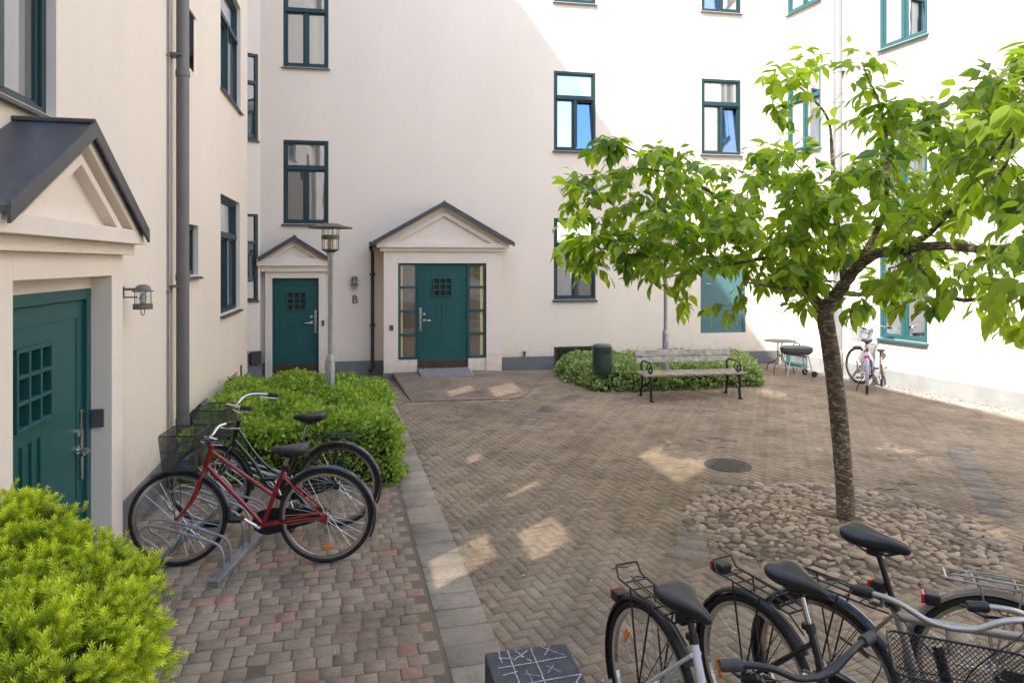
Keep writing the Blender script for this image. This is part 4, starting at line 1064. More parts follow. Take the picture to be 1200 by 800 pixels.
def inset_poly(poly, d):
    c = np.mean(np.array(poly), 0); return [tuple(c + (np.array(p) - c) * (1 - d / max(0.3, np.linalg.norm(np.array(p) - c)))) for p in poly]

# ---- middle hedge beside the bikes
Y0h, Y1h = 6.72, 9.75
polyM = [(wall_left_x(Y0h) + 0.18, Y0h - 0.05), (-1.10, Y0h), (-1.10 - 0.235 * 1.5, Y0h + 1.5), (-1.78, Y1h), (wall_left_x(Y1h) + 0.1, Y1h + 0.1)]
hd = thing('hedge', 'low trimmed green hedge between the left bikes and the narrow door', 'hedge', (0, 0, 0))
P, Nn = hedge_points(polyM, 0.60, 34000, depth=0.17, side_frac=0.42, amp=0.06, edge_round=0.2, lamp_s=2.8)
D = Nn * 0.7 + rng.normal(0, 0.55, P.shape) + np.array([0, 0, 0.25])
cl = 0.5 + 0.5 * np.sin(P[:, 0] * 9 + 3 * np.sin(P[:, 1] * 7)) * np.cos(P[:, 1] * 11)
place_leaves('foliage', P, D, rng.uniform(0.028, 0.068, len(P)), M['leafh'], hd, 0.8, rnd=rng.random(len(P)) * 0.6 + 0.4 * cl)
q = MB(); q.prismz(inset_poly(polyM, 0.16), 0.0, 0.48); q.build('inner_core', M['core'], hd)

# ---- foreground hedge (yew shoots)
polyF = [(-1.24, 2.63), (-1.66, 2.93), (-2.33, 3.40), (-3.0, 3.0), (-3.0, 0.6), (-1.0, 0.6), (-1.02, 1.5)]
polyF = [(-1.34, 2.60), (-1.80, 2.92), (-2.22, 3.22), (-2.6, 3.0), (-2.6, 0.9), (-1.06, 0.9), (-1.14, 1.7)]
hf = thing('hedge', 'bright yellow green conifer hedge in the near left corner', 'hedge', (0, 0, 0))
Pc, Nc = hedge_points(polyF, 1.10, 3000, depth=0.15, side_frac=0.42, amp=0.075, zmin=0.25, edge_round=0.18, lamp_s=4.2)
kk = 9; P = np.repeat(Pc, kk, 0) + rng.normal(0, 0.016, (len(Pc) * kk, 3)); Nn = np.repeat(Nc, kk, 0)
ax_ = np.repeat(Nc + rng.normal(0, 0.35, Nc.shape) + np.array([0, 0, 0.25]), kk, 0)
D = ax_ + rng.normal(0, 0.62, P.shape); tone_c = np.repeat(rng.random(len(Pc)), kk)
nd = []; NR = []
for k in range(7):
    s_ = 0.10 + k * 0.13
    for m_ in range(4):
        an = m_ * math.pi / 2 + k * 0.8; L = 0.42 * (1 - 0.25 * s_); w = 0.042
        rad_ = np.array([0, math.cos(an), math.sin(an)]); dirv = np.array([0.72, 0, 0]) + rad_ * 0.7; dirv /= np.linalg.norm(dirv)
        side = np.cross(dirv, rad_); side /= np.linalg.norm(side); b = np.array([s_, 0, 0])
        nd.append([b - side * w * .6, b + dirv * L * 0.6 - side * w, b + dirv * L, b + dirv * L * 0.6 + side * w]); NR += [s_] * 4
tip = np.array([1.0, 0, 0])
NV = []; NF = []
for a_ in nd:
    o_ = len(NV); NV += [a_[0], a_[1], a_[2], a_[3]]; NF.append((o_, o_ + 1, o_ + 2, o_ + 3))
NV = np.array(NV); NF = np.array(NF)
cl = 0.5 + 0.5 * np.sin(P[:, 0] * 14 + 3 * np.sin(P[:, 1] * 9)) * np.cos(P[:, 1] * 12 + P[:, 2] * 9)
place_leaves('foliage', P, D, rng.uniform(0.034, 0.066, len(P)), M['leafy'], hf, 1.4, tv=NV, tf=NF, rnd=rng.random(len(P)) * 0.25 + 0.2 * cl + 0.3 * tone_c, tr=(np.array(NR) - 0.3) * 0.5)
q = MB(); q.prismz(inset_poly(polyF, 0.14), 0.0, 1.02); q.build('inner_core', M['core'], hf)

# ---- shrubs behind the bench
c0, c1, c2, c3 = (1.42, 11.62), (4.45, 12.15), (4.9, 14.4), (1.0, 13.95)
polyG = [c0, (2.6, 11.75), c1, (4.75, 13.2), c2, (2.5, 14.3), c3, (0.85, 13.3)]
hg = thing('shrub_bed', 'low variegated ground cover shrubs spreading behind the bench', 'shrubs', (0, 0, 0))
P, Nn = hedge_points(polyG, 0.36, 22000, depth=0.12, side_frac=0.35, amp=0.05, edge_round=0.3, lamp_s=3.0)
D = Nn * 0.5 + rng.normal(0, 0.6, P.shape) + np.array([0, 0, 0.35])
cl = 0.5 + 0.5 * np.sin(P[:, 0] * 5 + 2 * np.sin(P[:, 1] * 3)) * np.cos(P[:, 1] * 6)
place_leaves('foliage', P, D, rng.uniform(0.04, 0.085, len(P)), M['leafg'], hg, 0.7, rnd=rng.random(len(P)) ** 1.5 * 0.7 + 0.3 * cl)
q = MB(); q.prismz(inset_poly(polyG, 0.25), 0.0, 0.24); q.build('inner_core', M['core'], hg)

# ================================================================== THE CHERRY TREE
TR = thing('cherry_tree', 'young cherry tree with spreading crown rising from the cobbled circle', 'tree', (2.82, 5.75, 0.03))
TO = np.array([2.82, 5.75, 0.03])
def W3(px, py, Y): return np.array([kx(px) * Y, Y, CH - (py - HY) * Y / F])
def smooth_path(ctrl, n=8):
    P = [np.array(c, float) for c in ctrl]; P = [2 * P[0] - P[1]] + P + [2 * P[-1] - P[-2]]; out = []
    for i in range(1, len(P) - 2):
        for k in range(n):
            t = k / n
            out.append(0.5 * ((2 * P[i]) + (-P[i - 1] + P[i + 1]) * t + (2 * P[i - 1] - 5 * P[i] + 4 * P[i + 1] - P[i + 2]) * t * t + (-P[i - 1] + 3 * P[i] - 3 * P[i + 1] + P[i + 2]) * t ** 3))
    out.append(P[-2]); return out
tb = MB()
def limb(ctrl, r0, r1, n=8, sides=10, wob=0.0):
    p = smooth_path(ctrl, n); m_ = len(p); rs = [r0 + (r1 - r0) * (i / (m_ - 1)) ** 0.85 for i in range(m_)]
    if wob:
        rs = [r * (1 + wob * math.sin(i * 1.7) + random.uniform(-wob, wob)) for i, r in enumerate(rs)]
    tb.tube([tuple(x - TO) for x in p], rs, sides); return p, rs
skel = []   # (pos, radius)
FK = W3(965, 362, 5.72)
trunk_ctrl = [W3(992, 619, 5.75), W3(989, 560, 5.74), W3(982, 480, 5.73), W3(974, 415, 5.72), FK]
p = smooth_path(trunk_ctrl, 10); m_ = len(p)
rs = [0.108 if i == 0 else 0.073 - 0.006 * (i / m_) for i in range(m_)]; rs[1] = 0.084
rs = [r * random.uniform(0.975, 1.03) for r in rs]; rs[-1] = 0.078; rs[-2] = 0.075
tb.tube([tuple(x - TO) for x in p], rs, 18)
limbs = [
    ([FK, W3(983, 342, 5.65), W3(1000, 318, 5.5), W3(1025, 298, 5.25), W3(1060, 292, 4.95), W3(1105, 288, 4.5), W3(1165, 292, 4.1), W3(1260, 270, 3.7)], 0.062, 0.018),
    ([W3(1040, 293, 5.1), W3(1080, 280, 4.9), W3(1120, 240, 4.6), W3(1160, 190, 4.3), W3(1200, 130, 4.0)], 0.030, 0.008),
    ([FK, W3(950, 345, 5.8), W3(938, 325, 5.9), W3(915, 300, 6.0), W3(880, 285, 6.1), W3(840, 278, 6.2), W3(790, 270, 6.3), W3(735, 240, 6.4)], 0.055, 0.008),
    ([W3(938, 325, 5.9), W3(935, 280, 6.1), W3(920, 230, 6.3), W3(890, 190, 6.4)], 0.036, 0.008),
    ([W3(990, 330, 5.6), W3(985, 290, 5.7), W3(978, 240, 5.8), W3(975, 180, 5.9), W3(968, 135, 5.9), W3(930, 95, 5.9)], 0.034, 0.006),
    ([W3(1010, 305, 5.4), W3(1035, 250, 5.3), W3(1040, 190, 5.3), W3(1033, 130, 5.3), W3(1012, 80, 5.3)], 0.028, 0.006),
    ([W3(880, 285, 6.1), W3(850, 240, 6.1), W3(800, 205, 6.1), W3(750, 180, 6.1), W3(705, 158, 6.1)], 0.024, 0.005),
    ([W3(840, 278, 6.2), W3(800, 300, 6.1), W3(750, 300, 6.0), W3(700, 290, 5.95)], 0.020, 0.005),
    ([W3(915, 300, 6.0), W3(880, 305, 5.7), W3(830, 315, 5.4), W3(780, 325, 5.2)], 0.024, 0.005),
    ([W3(1060, 292, 4.95), W3(1080, 320, 4.7), W3(1120, 350, 4.5), W3(1170, 345, 4.2), W3(1215, 330, 3.9)], 0.026, 0.006),
    ([W3(983, 342, 5.65), W3(1010, 345, 5.9), W3(1050, 340, 6.3), W3(1090, 330, 6.7)], 0.03, 0.006),
    ([W3(950, 345, 5.8), W3(930, 340, 5.5), W3(900, 335, 5.1), W3(870, 330, 4.9)], 0.024, 0.006),
    ([W3(1120, 240, 4.6), W3(1150, 220, 4.1), W3(1180, 190, 3.7), W3(1195, 120, 3.5)], 0.018, 0.005),
    ([W3(800, 205, 6.1), W3(770, 200, 6.2), W3(745, 198, 6.3), W3(705, 208, 6.4), W3(680, 225, 6.4)], 0.011, 0.004),
    ([W3(978, 240, 5.8), W3(950, 210, 6.2), W3(930, 190, 6.6)], 0.016, 0.005),
]
for c, r0, r1 in limbs:
    p, rs = limb(c, r0, r1, 7, 9, 0.06)
    for a_, r_ in zip(p[2:], rs[2:]): skel.append((a_, r_))
# where the foliage is, as seen in the photograph; depth follows the limbs
crown = [(690, 150), (745, 168), (790, 168), (838, 196), (870, 200), (880, 168), (915, 160), (950, 172), (975, 188), (1000, 190), (1020, 170), (1050, 165), (1075, 125), (1090, 120),
         (1110, 130), (1140, 85), (1185, 60), (1230, 40), (1330, 60), (1330, 380), (1200, 378), (1150, 372), (1115, 366), (1085, 352), (1050, 360), (1010, 366), (990, 358), (965, 345), (940, 352), (915, 350), (895, 326),
         (860, 312), (830, 308), (795, 335), (760, 322), (720, 322), (700, 330), (672, 300), (660, 285), (680, 262), (660, 238), (672, 205), (715, 200), (738, 188), (700, 170)]
plumes = [([(905, 70), (945, 60), (985, 120), (1000, 135), (950, 140), (905, 130)], 14), ([(990, 62), (1020, 55), (1060, 100), (1075, 160), (1000, 170), (985, 120)], 20),
          ([(780, 335), (800, 330), (815, 358), (800, 362)], 3), ([(828, 358), (870, 342), (878, 356), (845, 368)], 3)]
def depth_c(px):
    return np.interp(px, [660, 800, 950, 1050, 1120, 1200, 1330], [6.25, 6.05, 5.75, 5.3, 4.8, 4.1, 3.6])
gaps = [(985, 325, 24), (1035, 300, 18), (960, 345, 14), (1110, 350, 9), (830, 225, 10), (905, 232, 22), (1020, 255, 16), (700, 245, 16), (745, 215, 14), (1190, 270, 14), (870, 215, 12), (1065, 325, 14), (1170, 320, 12), (975, 160, 14), (1085, 195, 12), (755, 345, 22), (1145, 95, 8), (940, 190, 14), (712, 232, 12), (1110, 305, 12), (1030, 285, 9), (722, 185, 10), (1005, 215, 10)]
def add_centres(poly, n, spread):
    out = []; xs = [p[0] for p in poly]; ys = [p[1] for p in poly]; g = 0
    while len(out) < n and g < n * 60:
        g += 1
        x = rng.uniform(min(xs), max(xs)); y = rng.uniform(min(ys), max(ys))
        if not in_poly(np.array([x]), np.array([y]), poly)[0]: continue
        if rng.random() > np.interp(x, [600, 930, 1060, 1200], [1, 0.9, 0.5, 0.30]): continue
        if any((x - a) ** 2 + (y - b) ** 2 < c * c for a, b, c in gaps): continue
        Y = depth_c(x) + rng.uniform(-spread, spread) * (1.0 if x > 760 else 0.45)
        if x > 1090 and y < 260: Y = min(Y, depth_c(x) + 0.1)
        out.append(W3(x, y, Y))
    return out
cents = add_centres(crown, 600, 0.8)
for pl, n in plumes: cents += add_centres(pl, n, 0.18)
cents.sort(key=lambda c: min(np.linalg.norm(c - s[0]) for s in skel[::3]))
SP = [s[0] for s in skel]; SR = [s[1] for s in skel]
LP, LD, LS, LR = [], [], [], []
for ci, c in enumerate(cents):
    A = np.array(SP); d = np.linalg.norm(A - c, axis=1); j = int(np.argmin(d)); a = A[j]; L = d[j]
    if L > 0.04:
        mid = (a + c) / 2 + rng.normal(0, 0.05 * L + 0.01, 3) + np.array([0, 0, 0.10 * L])
        r0 = max(0.0022, min(SR[j] * 0.7, 0.0022 + 0.007 * L)); p = smooth_path([a, mid, c], 3)
        tb.tube([tuple(x - TO) for x in p], [r0 + (0.0020 - r0) * i / (len(p) - 1) for i in range(len(p))], 5)
        for x in p[1:]: SP.append(x); SR.append(r0 * 0.7)
    tdir = (c - a) / max(L, 1e-3); n = int(rng.integers(8, 15)); rad = 0.11
    tdir = tdir + rng.normal(0, 0.5, 3) * np.array([1, 1, .4]); tdir /= np.linalg.norm(tdir)
    # a short spray: leaves alternate along a small shoot and droop
    sh = rng.uniform(0.14, 0.26); e = c + tdir * sh * 0.5 + np.array([0, 0, -0.03]); b = c - tdir * sh * 0.5
    tb.tube([tuple(b - TO), tuple(c - TO + np.array([0, 0, 0.008])), tuple(e - TO)], 0.0016, 4, cap=False)
    tone = rng.random()
    for k in range(n):
        t = k / (n - 1); pos = b + (e - b) * t + rng.normal(0, 0.012, 3)
        side = np.cross(tdir, [0, 0, 1.0]); side = side / (np.linalg.norm(side) + 1e-6) * (1 if k % 2 else -1)
        dr = tdir * 0.45 + side * rng.uniform(0.35, 0.95) + np.array([0, 0, -rng.uniform(0.15, 1.15)]) + rng.normal(0, 0.25, 3)
        LP.append(pos); LD.append(dr); LS.append(rng.uniform(0.070, 0.155)); LR.append(0.5 * tone + 0.5 * rng.random())
LP = np.array(LP); LD = np.array(LD)
# petiole offset
LPo = LP + LD / np.linalg.norm(LD, axis=1, keepdims=True) * 0.018
CLV = np.array([(0, 0, 0), (0.16, -0.17, 0.045), (0.18, 0, 0.0), (0.16, 0.17, 0.045), (0.45, -0.265, 0.055), (0.48, 0, -0.015), (0.45, 0.265, 0.055),
                (0.76, -0.17, 0.0), (0.78, 0, -0.06), (0.76, 0.17, 0.0), (1.06, 0, -0.17)])
CLT = np.array([(0, 1, 2), (0, 2, 3), (1, 4, 5), (1, 5, 2), (2, 5, 6), (2, 6, 3), (4, 7, 8), (4, 8, 5), (5, 8, 9), (5, 9, 6), (7, 10, 8), (8, 10, 9)])
place_leaves('crown', LPo - TO, LD, np.array(LS), M['leaf'], TR, 0.55, tv=CLV, tf=CLT, rnd=np.array(LR))
tb.build('trunk', M['bark'], TR, smooth=True)

# ================================================================== BICYCLES
def arc(cx, cz, r, a0, a1, n, y=0.0): return [(cx + r * math.cos(R(a0 + (a1 - a0) * i / n)), y, cz + r * math.sin(R(a0 + (a1 - a0) * i / n))) for i in range(n + 1)]
def wheel(bk, cx, cz, Rr, T=None, tyre='rubber', orr=None):
    q = MB(T)
    for k in range(28):
        a = 2 * math.pi * k / 28; s = 1 if k % 2 else -1; a2 = a + (0.9 if k % 4 < 2 else -0.9)
        q.tube([(cx + 0.018 * math.cos(a2), s * 0.028, cz + 0.018 * math.sin(a2)), (cx + (Rr - 0.035) * math.cos(a), 0, cz + (Rr - 0.035) * math.sin(a))], 0.0013, 4, cap=False)
    q.tube([(cx, -0.05, cz), (cx, 0.05, cz)], 0.014, 10); q.tube([(cx, -0.03, cz), (cx, 0.03, cz)], 0.022, 12)
    w = q.build('wheel', M['chrome'], bk, smooth=True)
    t = MB(T); t.tube(arc(cx, cz, Rr - 0.018, 0, 360 - 360 / 64, 63), 0.0185, 10, closed=True); t.build('tyre', M[tyre], w, smooth=True)
    t = MB(T); n = 64; pr = [(-0.011, Rr - 0.032), (0.011, Rr - 0.032), (0.009, Rr - 0.052), (-0.009, Rr - 0.052)]; vs = []
    for k in range(n):
        a = 2 * math.pi * k / n
        for (y, r) in pr: vs.append((cx + r * math.cos(a), y, cz + r * math.sin(a)))
    fs = [(4 * k + i, 4 * k + (i + 1) % 4, 4 * ((k + 1) % n) + (i + 1) % 4, 4 * ((k + 1) % n) + i) for k in range(n) for i in range(4)]
    t.add(vs, fs); t.build('rim', M['chrome'], w)
    if orr is not None:
        t = MB(T)
        for a in orr:
            p = (cx + (Rr - 0.11) * math.cos(R(a)), 0, cz + (Rr - 0.11) * math.sin(R(a)))
            t.obox(p, (-math.sin(R(a)), 0, math.cos(R(a))), (0.085, 0.012, 0.026))
        t.build('spoke_reflector', M['orange'], w, bevel=0.004)
    return w
def mudguard(bk, cx, cz, Rr, a0, a1, mk, T=None, wdt=0.027):
    q = MB(T); n = 26; vs = []
    prof = [(-1, -0.016), (-0.8, -0.004), (0, 0.004), (0.8, -0.004), (1, -0.016), (0.8, -0.008), (0, 0.0), (-0.8, -0.008)]
    for k in range(n + 1):
        a = R(a0 + (a1 - a0) * k / n)
        for (y, r) in prof: vs.append((cx + (Rr + 0.022 + r) * math.cos(a), y * wdt, cz + (Rr + 0.022 + r) * math.sin(a)))
    m = len(prof); fs = [(m * k + i, m * k + (i + 1) % m, m * (k + 1) + (i + 1) % m, m * (k + 1) + i) for k in range(n) for i in range(m)]
    q.add(vs, fs)
    a = R(a0 + (a1 - a0) * (0.12 if a1 > a0 else 0.88)); 
    for s in (-1, 1):
        q.tube([(cx, s * 0.045, cz), (cx + (Rr + 0.012) * math.cos(a), s * wdt, cz + (Rr + 0.012) * math.sin(a))], 0.0022, 5)
    return q.build('mudguard', M[mk], bk, smooth=True)
def saddle(bk, x, z, mk='saddle', tilt=0.0, wide=0.096):
    secs = [(-0.135, 0.045, 0.020, 0.012), (-0.125, wide * 0.86, 0.036, 0.010), (-0.085, wide, 0.046, 0.006), (-0.035, wide * 0.82, 0.044, 0.0), (0.02, wide * 0.48, 0.040, -0.004), (0.075, 0.026, 0.034, -0.004), (0.12, 0.019, 0.028, -0.006), (0.138, 0.008, 0.014, -0.010)]
    q = MB(Matrix.Translation((x, 0, z)) @ Matrix.Rotation(tilt, 4, 'Y')); n = 16; vs = []
    for (sx, w, h, dz) in secs:
        for k in range(n):
            a = 2 * math.pi * k / n; c, s = math.cos(a), math.sin(a)
            y = w * (abs(c) ** 0.8) * (1 if c > 0 else -1); zz = (abs(s) ** 0.8) * (h * 0.62 if s > 0 else -h * 1.05)
            if s > 0 and abs(c) < 0.25: zz -= 0.004
            vs.append((sx, y, dz + zz + 0.012))
    fs = [(i * n + k, i * n + (k + 1) % n, (i + 1) * n + (k + 1) % n, (i + 1) * n + k) for i in range(len(secs) - 1) for k in range(n)]
    fs += [tuple(range(n)), tuple(range((len(secs) - 1) * n, len(secs) * n))]
    q.add(vs, fs); sd = q.build('saddle', M[mk], bk, smooth=True)
    m_ = sd.modifiers.new('smooth', 'SUBSURF'); m_.levels = 1; m_.render_levels = 2
    r = MB(Matrix.Translation((x, 0, z)) @ Matrix.Rotation(tilt, 4, 'Y'))
    for s in (-1, 1): r.tube([(-0.10, s * 0.035, -0.02), (-0.04, s * 0.024, -0.045), (0.05, s * 0.018, -0.04), (0.11, s * 0.010, -0.012)], 0.004, 6)
    r.box(-0.03, 0.02, -0.028, 0.028, -0.055, -0.03)
    r.build('saddle_rails', M['black'], sd)
    return sd
def basket(bk, T, cx, zt, L=0.27, Wd=0.36, H=0.24, rear_lift=0.0, dia=0.018, wr=0.0011, mk='black'):
    q = MB(T)
    def P(u, v, face):   # u along, v height 0..1
        s = 0.84 + 0.16 * v; z = zt - H + H * v
        hl, hw = L / 2 * s, Wd / 2 * s
        if face == 0: return (cx + hl, -hw + 2 * hw * u, z)
        if face == 1: return (cx - hl, -hw + 2 * hw * u, z)
        if face == 2: return (cx - hl + 2 * hl * u, hw, z)
        return (cx - hl + 2 * hl * u, -hw, z)
    for face in range(4):
        Lf = Wd if face < 2 else L; n = int(Lf / dia); hn = H / Lf
        for s in (-1, 1):
            i = -int(H / dia) - 1
            for k in range(-int(H / dia) - 1, n + int(H / dia) + 2):
                u0 = k / n; du = s * H / Lf; 
                a0, b0 = (u0, 0.0), (u0 + du, 1.0)
                # clip to 0..1
                t0, t1 = 0.0, 1.0
                if abs(du) > 1e-6:
                    ta, tb_ = (0 - u0) / du, (1 - u0) / du; lo, hi = min(ta, tb_), max(ta, tb_); t0 = max(t0, lo); t1 = min(t1, hi)
                if t1 - t0 < 0.03: continue
                q.tube([P(u0 + du * t0, t0, face), P(u0 + du * t1, t1, face)], wr, 3, cap=False)
    hl, hw = L / 2 * 0.84, Wd / 2 * 0.84
    nx = int(L / 0.02)
    for i in range(nx + 1): x = cx - hl + 2 * hl * i / nx; q.tube([(x, -hw, zt - H), (x, hw, zt - H)], wr, 3, cap=False)
    ny = int(Wd / 0.02)
    for i in range(ny + 1): y = -hw + 2 * hw * i / ny; q.tube([(cx - hl, y, zt - H), (cx + hl, y, zt - H)], wr, 3, cap=False)
    b = q.build('basket', M[mk], bk)
    q = MB(T); hl, hw = L / 2, Wd / 2; r = 0.03
    def loop(hl, hw, z):
        pts = []
        for (sx, sy, a0) in ((1, 1, 0), (-1, 1, 90), (-1, -1, 180), (1, -1, 270)):
            for k in range(4): a = R(a0 + 30 * k); pts.append((cx + sx * (hl - r) + r * math.cos(a), sy * (hw - r) + r * math.sin(a), z))
        return pts
    q.tube(loop(hl, hw, zt), 0.0045, 6, closed=True); q.tube(loop(hl * 0.93, hw * 0.93, zt - H * 0.45), 0.002, 5, closed=True); q.tube(loop(hl * 0.84, hw * 0.84, zt - H), 0.003, 6, closed=True)
    q.build('basket_rim', M[mk], b, smooth=True)
    return b

def bicycle(label, loc, heading, style='mixte', frame='red', guard='black', sad='saddle', sz=0.86, steer=0.0, bask=None, carrier=None, group='parked bicycles', Rr=0.345,
            lean=0.0, barz=1.0, grip='black', refl=None, tail=None, guardf=None, crank_a=-40, stand=True, wb=1.06, post=None, bar='city', chaincase=True, scale=1.0, seatlight=False, drail=True, bmat='chrome', lock=False, forkm=None):
    bk = thing('bicycle', label, 'bicycle', (loc[0], loc[1], 0.0), math.atan2(heading[1], heading[0]), group)
    bk.rotation_mode = 'XYZ'; bk.rotation_euler = (lean, 0, math.atan2(heading[1], heading[0])); bk.scale = (scale,) * 3
    hz = Rr
    fm = M[frame]
    ht, hb = Vector((wb - 0.235, 0, 0.86)), Vector((wb - 0.19, 0, 0.70)); bbp = Vector((0.455, 0, 0.285)); st = Vector((0.30, 0, 0.70 if style != 'diamond' else 0.76))
    q = MB()
    if style == 'mixte':
        q.tube([tuple(ht + Vector((0.01, 0, -0.03))), tuple(bbp + (st - bbp) * 0.50)], 0.0135, 10)
        q.tube([tuple(hb + Vector((0, 0, 0.03))), tuple(bbp)], 0.0155, 10)
    elif style == 'swan':
        q.tube(smooth_path([ht + Vector((0.01, 0, -0.03)), Vector((0.66, 0, 0.58)), Vector((0.50, 0, 0.44)), bbp + (st - bbp) * 0.36], 6), 0.013, 10)
        q.tube(smooth_path([hb + Vector((0, 0, 0.04)), Vector((0.70, 0, 0.54)), Vector((0.58, 0, 0.34)), bbp], 6), 0.0155, 10)
    elif style == 'diamond':
        q.tube([tuple(ht + Vector((0.005, 0, -0.02))), tuple(st + Vector((0.008, 0, -0.04)))], 0.016, 12)
        q.tube([tuple(hb + Vector((0, 0, 0.03))), tuple(bbp)], 0.019, 12)
    elif style == 'low':
        q.tube(smooth_path([hb + Vector((0, 0, 0.04)), Vector((0.72, 0, 0.48)), Vector((0.58, 0, 0.33)), bbp], 6), 0.024, 12)
    q.tube([tuple(bbp), tuple(st)], 0.0165, 12)
    q.tube([tuple(ht + Vector((-0.008, 0, 0.03))), tuple(hb + Vector((0.006, 0, -0.02)))], 0.019, 12)
    q.tube([(bbp.x, -0.036, bbp.z), (bbp.x, 0.036, bbp.z)], 0.021, 12)
    for s in (-1, 1):
        q.tube([(bbp.x - 0.01, s * 0.024, bbp.z), (0.12, s * 0.045, hz - 0.01), (0.0, s * 0.055, hz)], 0.0095, 8)
        if style == 'mixte' or style == 'low' or style == 'white':
            q.tube([(st.x + 0.015, s * 0.018, st.z - 0.05), (0.0, s * 0.055, hz)], 0.0085, 8)
        else:
            q.tube([(st.x, s * 0.018, st.z - 0.03), (0.0, s * 0.055, hz)], 0.0075, 8)
        q.obox((0.0, s * 0.055, hz), (1, 0, 0), (0.05, 0.006, 0.045))
    q.build('frame', fm, bk, smooth=True)
    wheel(bk, 0, hz, Rr, None, orr=refl)
    if guard: mudguard(bk, 0, hz, Rr, 205, 40, guard)
    # steering assembly
    T = Matrix.Translation((hb.x, 0, 0)) @ Matrix.Rotation(steer, 4, 'Z') @ Matrix.Translation((-hb.x, 0, 0))
    q = MB(T); 
    for s in (-1, 1):
        q.tube(smooth_path([(hb.x + 0.006, s * 0.02, hb.z - 0.02), (hb.x + 0.025, s * 0.045, hb.z - 0.07), (hb.x + 0.09, s * 0.050, hz + 0.13), (wb, s * 0.052, hz)], 5), [0.013] * 5 + [0.012] * 5 + [0.010] * 5 + [0.009], 8)
    q.tube([(hb.x + 0.006, -0.03, hb.z - 0.02), (hb.x + 0.006, 0.03, hb.z - 0.02)], 0.015, 8)
    q.build('fork', M[forkm] if forkm else fm, bk, smooth=True)
    wheel(bk, wb, hz, Rr, T)
    if guardf or guard: mudguard(bk, wb, hz, Rr, -20 + 180 * 0, 148, guardf or guard, T) if False else mudguard(bk, wb, hz, Rr, 185, 60, guardf or guard, T)
    bx = ht.x - 0.03
    q = MB(T); q.tube([tuple(ht), (bx, 0, barz), (bx + 0.05, 0, barz + 0.012)], 0.0125, 10)
    if bar == 'city': pl = lambda s: [(bx + 0.05, 0, barz + .012), (bx + 0.06, s * 0.07, barz + 0.015), (bx + 0.055, s * 0.14, barz + 0.045), (bx + 0.01, s * 0.21, barz + 0.065), (bx - 0.10, s * 0.265, barz + 0.055), (bx - 0.20, s * 0.275, barz + 0.045)]
    else: pl = lambda s: [(bx + 0.05, 0, barz + .012), (bx + 0.045, s * 0.07, barz + 0.02), (bx + 0.03, s * 0.15, barz + 0.055), (bx - 0.0, s * 0.22, barz + 0.06), (bx - 0.03, s * 0.295, barz + 0.055)]
    gp = []
    for s in (-1, 1):
        p = smooth_path(pl(s), 6); q.tube(p, 0.011, 10); gp.append(p)
    hbar = q.build('handlebar', M[bmat], bk, smooth=True)
    for p, s in zip(gp, (-1, 1)):
        g = MB(T); seg = p[-6:]; g.tube(seg, [0.018, 0.020, 0.0185, 0.0185, 0.020, 0.017], 10); g.build('grip', M[grip], hbar, smooth=True)
        l_ = MB(T); b_ = Vector(p[-8]); 
        l_.tube([tuple(b_), tuple(b_ + Vector((0.035, 0, -0.02))), tuple(b_ + Vector((-0.02, s * 0.03, -0.04))), tuple(b_ + Vector((-0.12, s * 0.035, -0.045)))], 0.006, 6)
        l_.build('brake_lever', M['black'] if bmat != 'chrome' else M['chrome'], hbar, smooth=True)
    q = MB(T)
    for s in (-1, 1):
        b_ = Vector(gp[0 if s < 0 else 1][-8])
        q.tube(smooth_path([b_ + Vector((0.03, 0, -0.01)), b_ + Vector((0.13, -s * 0.04, 0.0)), Vector((bx + 0.11, s * 0.04, barz - 0.10)), Vector((hb.x + 0.03, s * 0.015, hb.z + 0.02))], 6), 0.0025, 5)
    q.tube([(bx + 0.08, 0.03, barz - 0.14), (bx + 0.14, 0.03, barz - 0.14)], [0.025, 0.032], 12) if bask is None else None
    q.build('brake_cable', M['black'], bk, smooth=True)
    if bask: basket(bk, T, bx + 0.22, bask[0], *bask[1:])
    if bask:
        q = MB(T)
        for s in (-1, 1): q.tube([(wb, s * 0.056, hz), (wb + 0.02, s * 0.09, bask[0] - (bask[3] if len(bask) > 3 else 0.24))], 0.003, 5)
        q.build('basket_stay', M['black'], bk)
    # seat post and saddle
    dirs = (st - bbp).normalized(); sp = st + dirs * ((sz - 0.05 - st.z) / dirs.z)
    q = MB(); q.tube([tuple(st - dirs * 0.02), tuple(sp)], 0.0125, 10); q.build('seat_post', M[post or 'chrome'], bk, smooth=True)
    q = MB(); q.tube([tuple(st - dirs * 0.015), tuple(st + dirs * 0.02)], 0.021, 10); q.box(st.x - 0.035, st.x - 0.015, -0.012, 0.012, st.z - 0.012, st.z + 0.012); q.build('seat_clamp', M['black'], bk)
    saddle(bk, sp.x - 0.005, sz - 0.01, sad)
    if seatlight:
        c = st + dirs * 0.06; q = MB(); q.box(c.x - 0.07, c.x - 0.02, -0.026, 0.026, c.z - 0.022, c.z + 0.03); lh = q.build('tail_light', M['black'], bk, bevel=0.006)
        q = MB(); q.box(c.x - 0.082, c.x - 0.0695, -0.022, 0.022, c.z - 0.018, c.z + 0.026) if seatlight == 'big' else q.lathe([(0.001, -0.0), (0.011, 0.0), (0.011, 0.006), (0.001, 0.007)], (c.x - 0.0765, 0, c.z + 0.004), 12, 'x')
        q.build('lens', M['redl'], lh)
    # cranks, chain ring and case
    q = MB(); q.lathe([(0.001, 0.0), (0.092, 0.0), (0.092, 0.004), (0.001, 0.004)], (bbp.x, -0.048, bbp.z), 32, 'y')
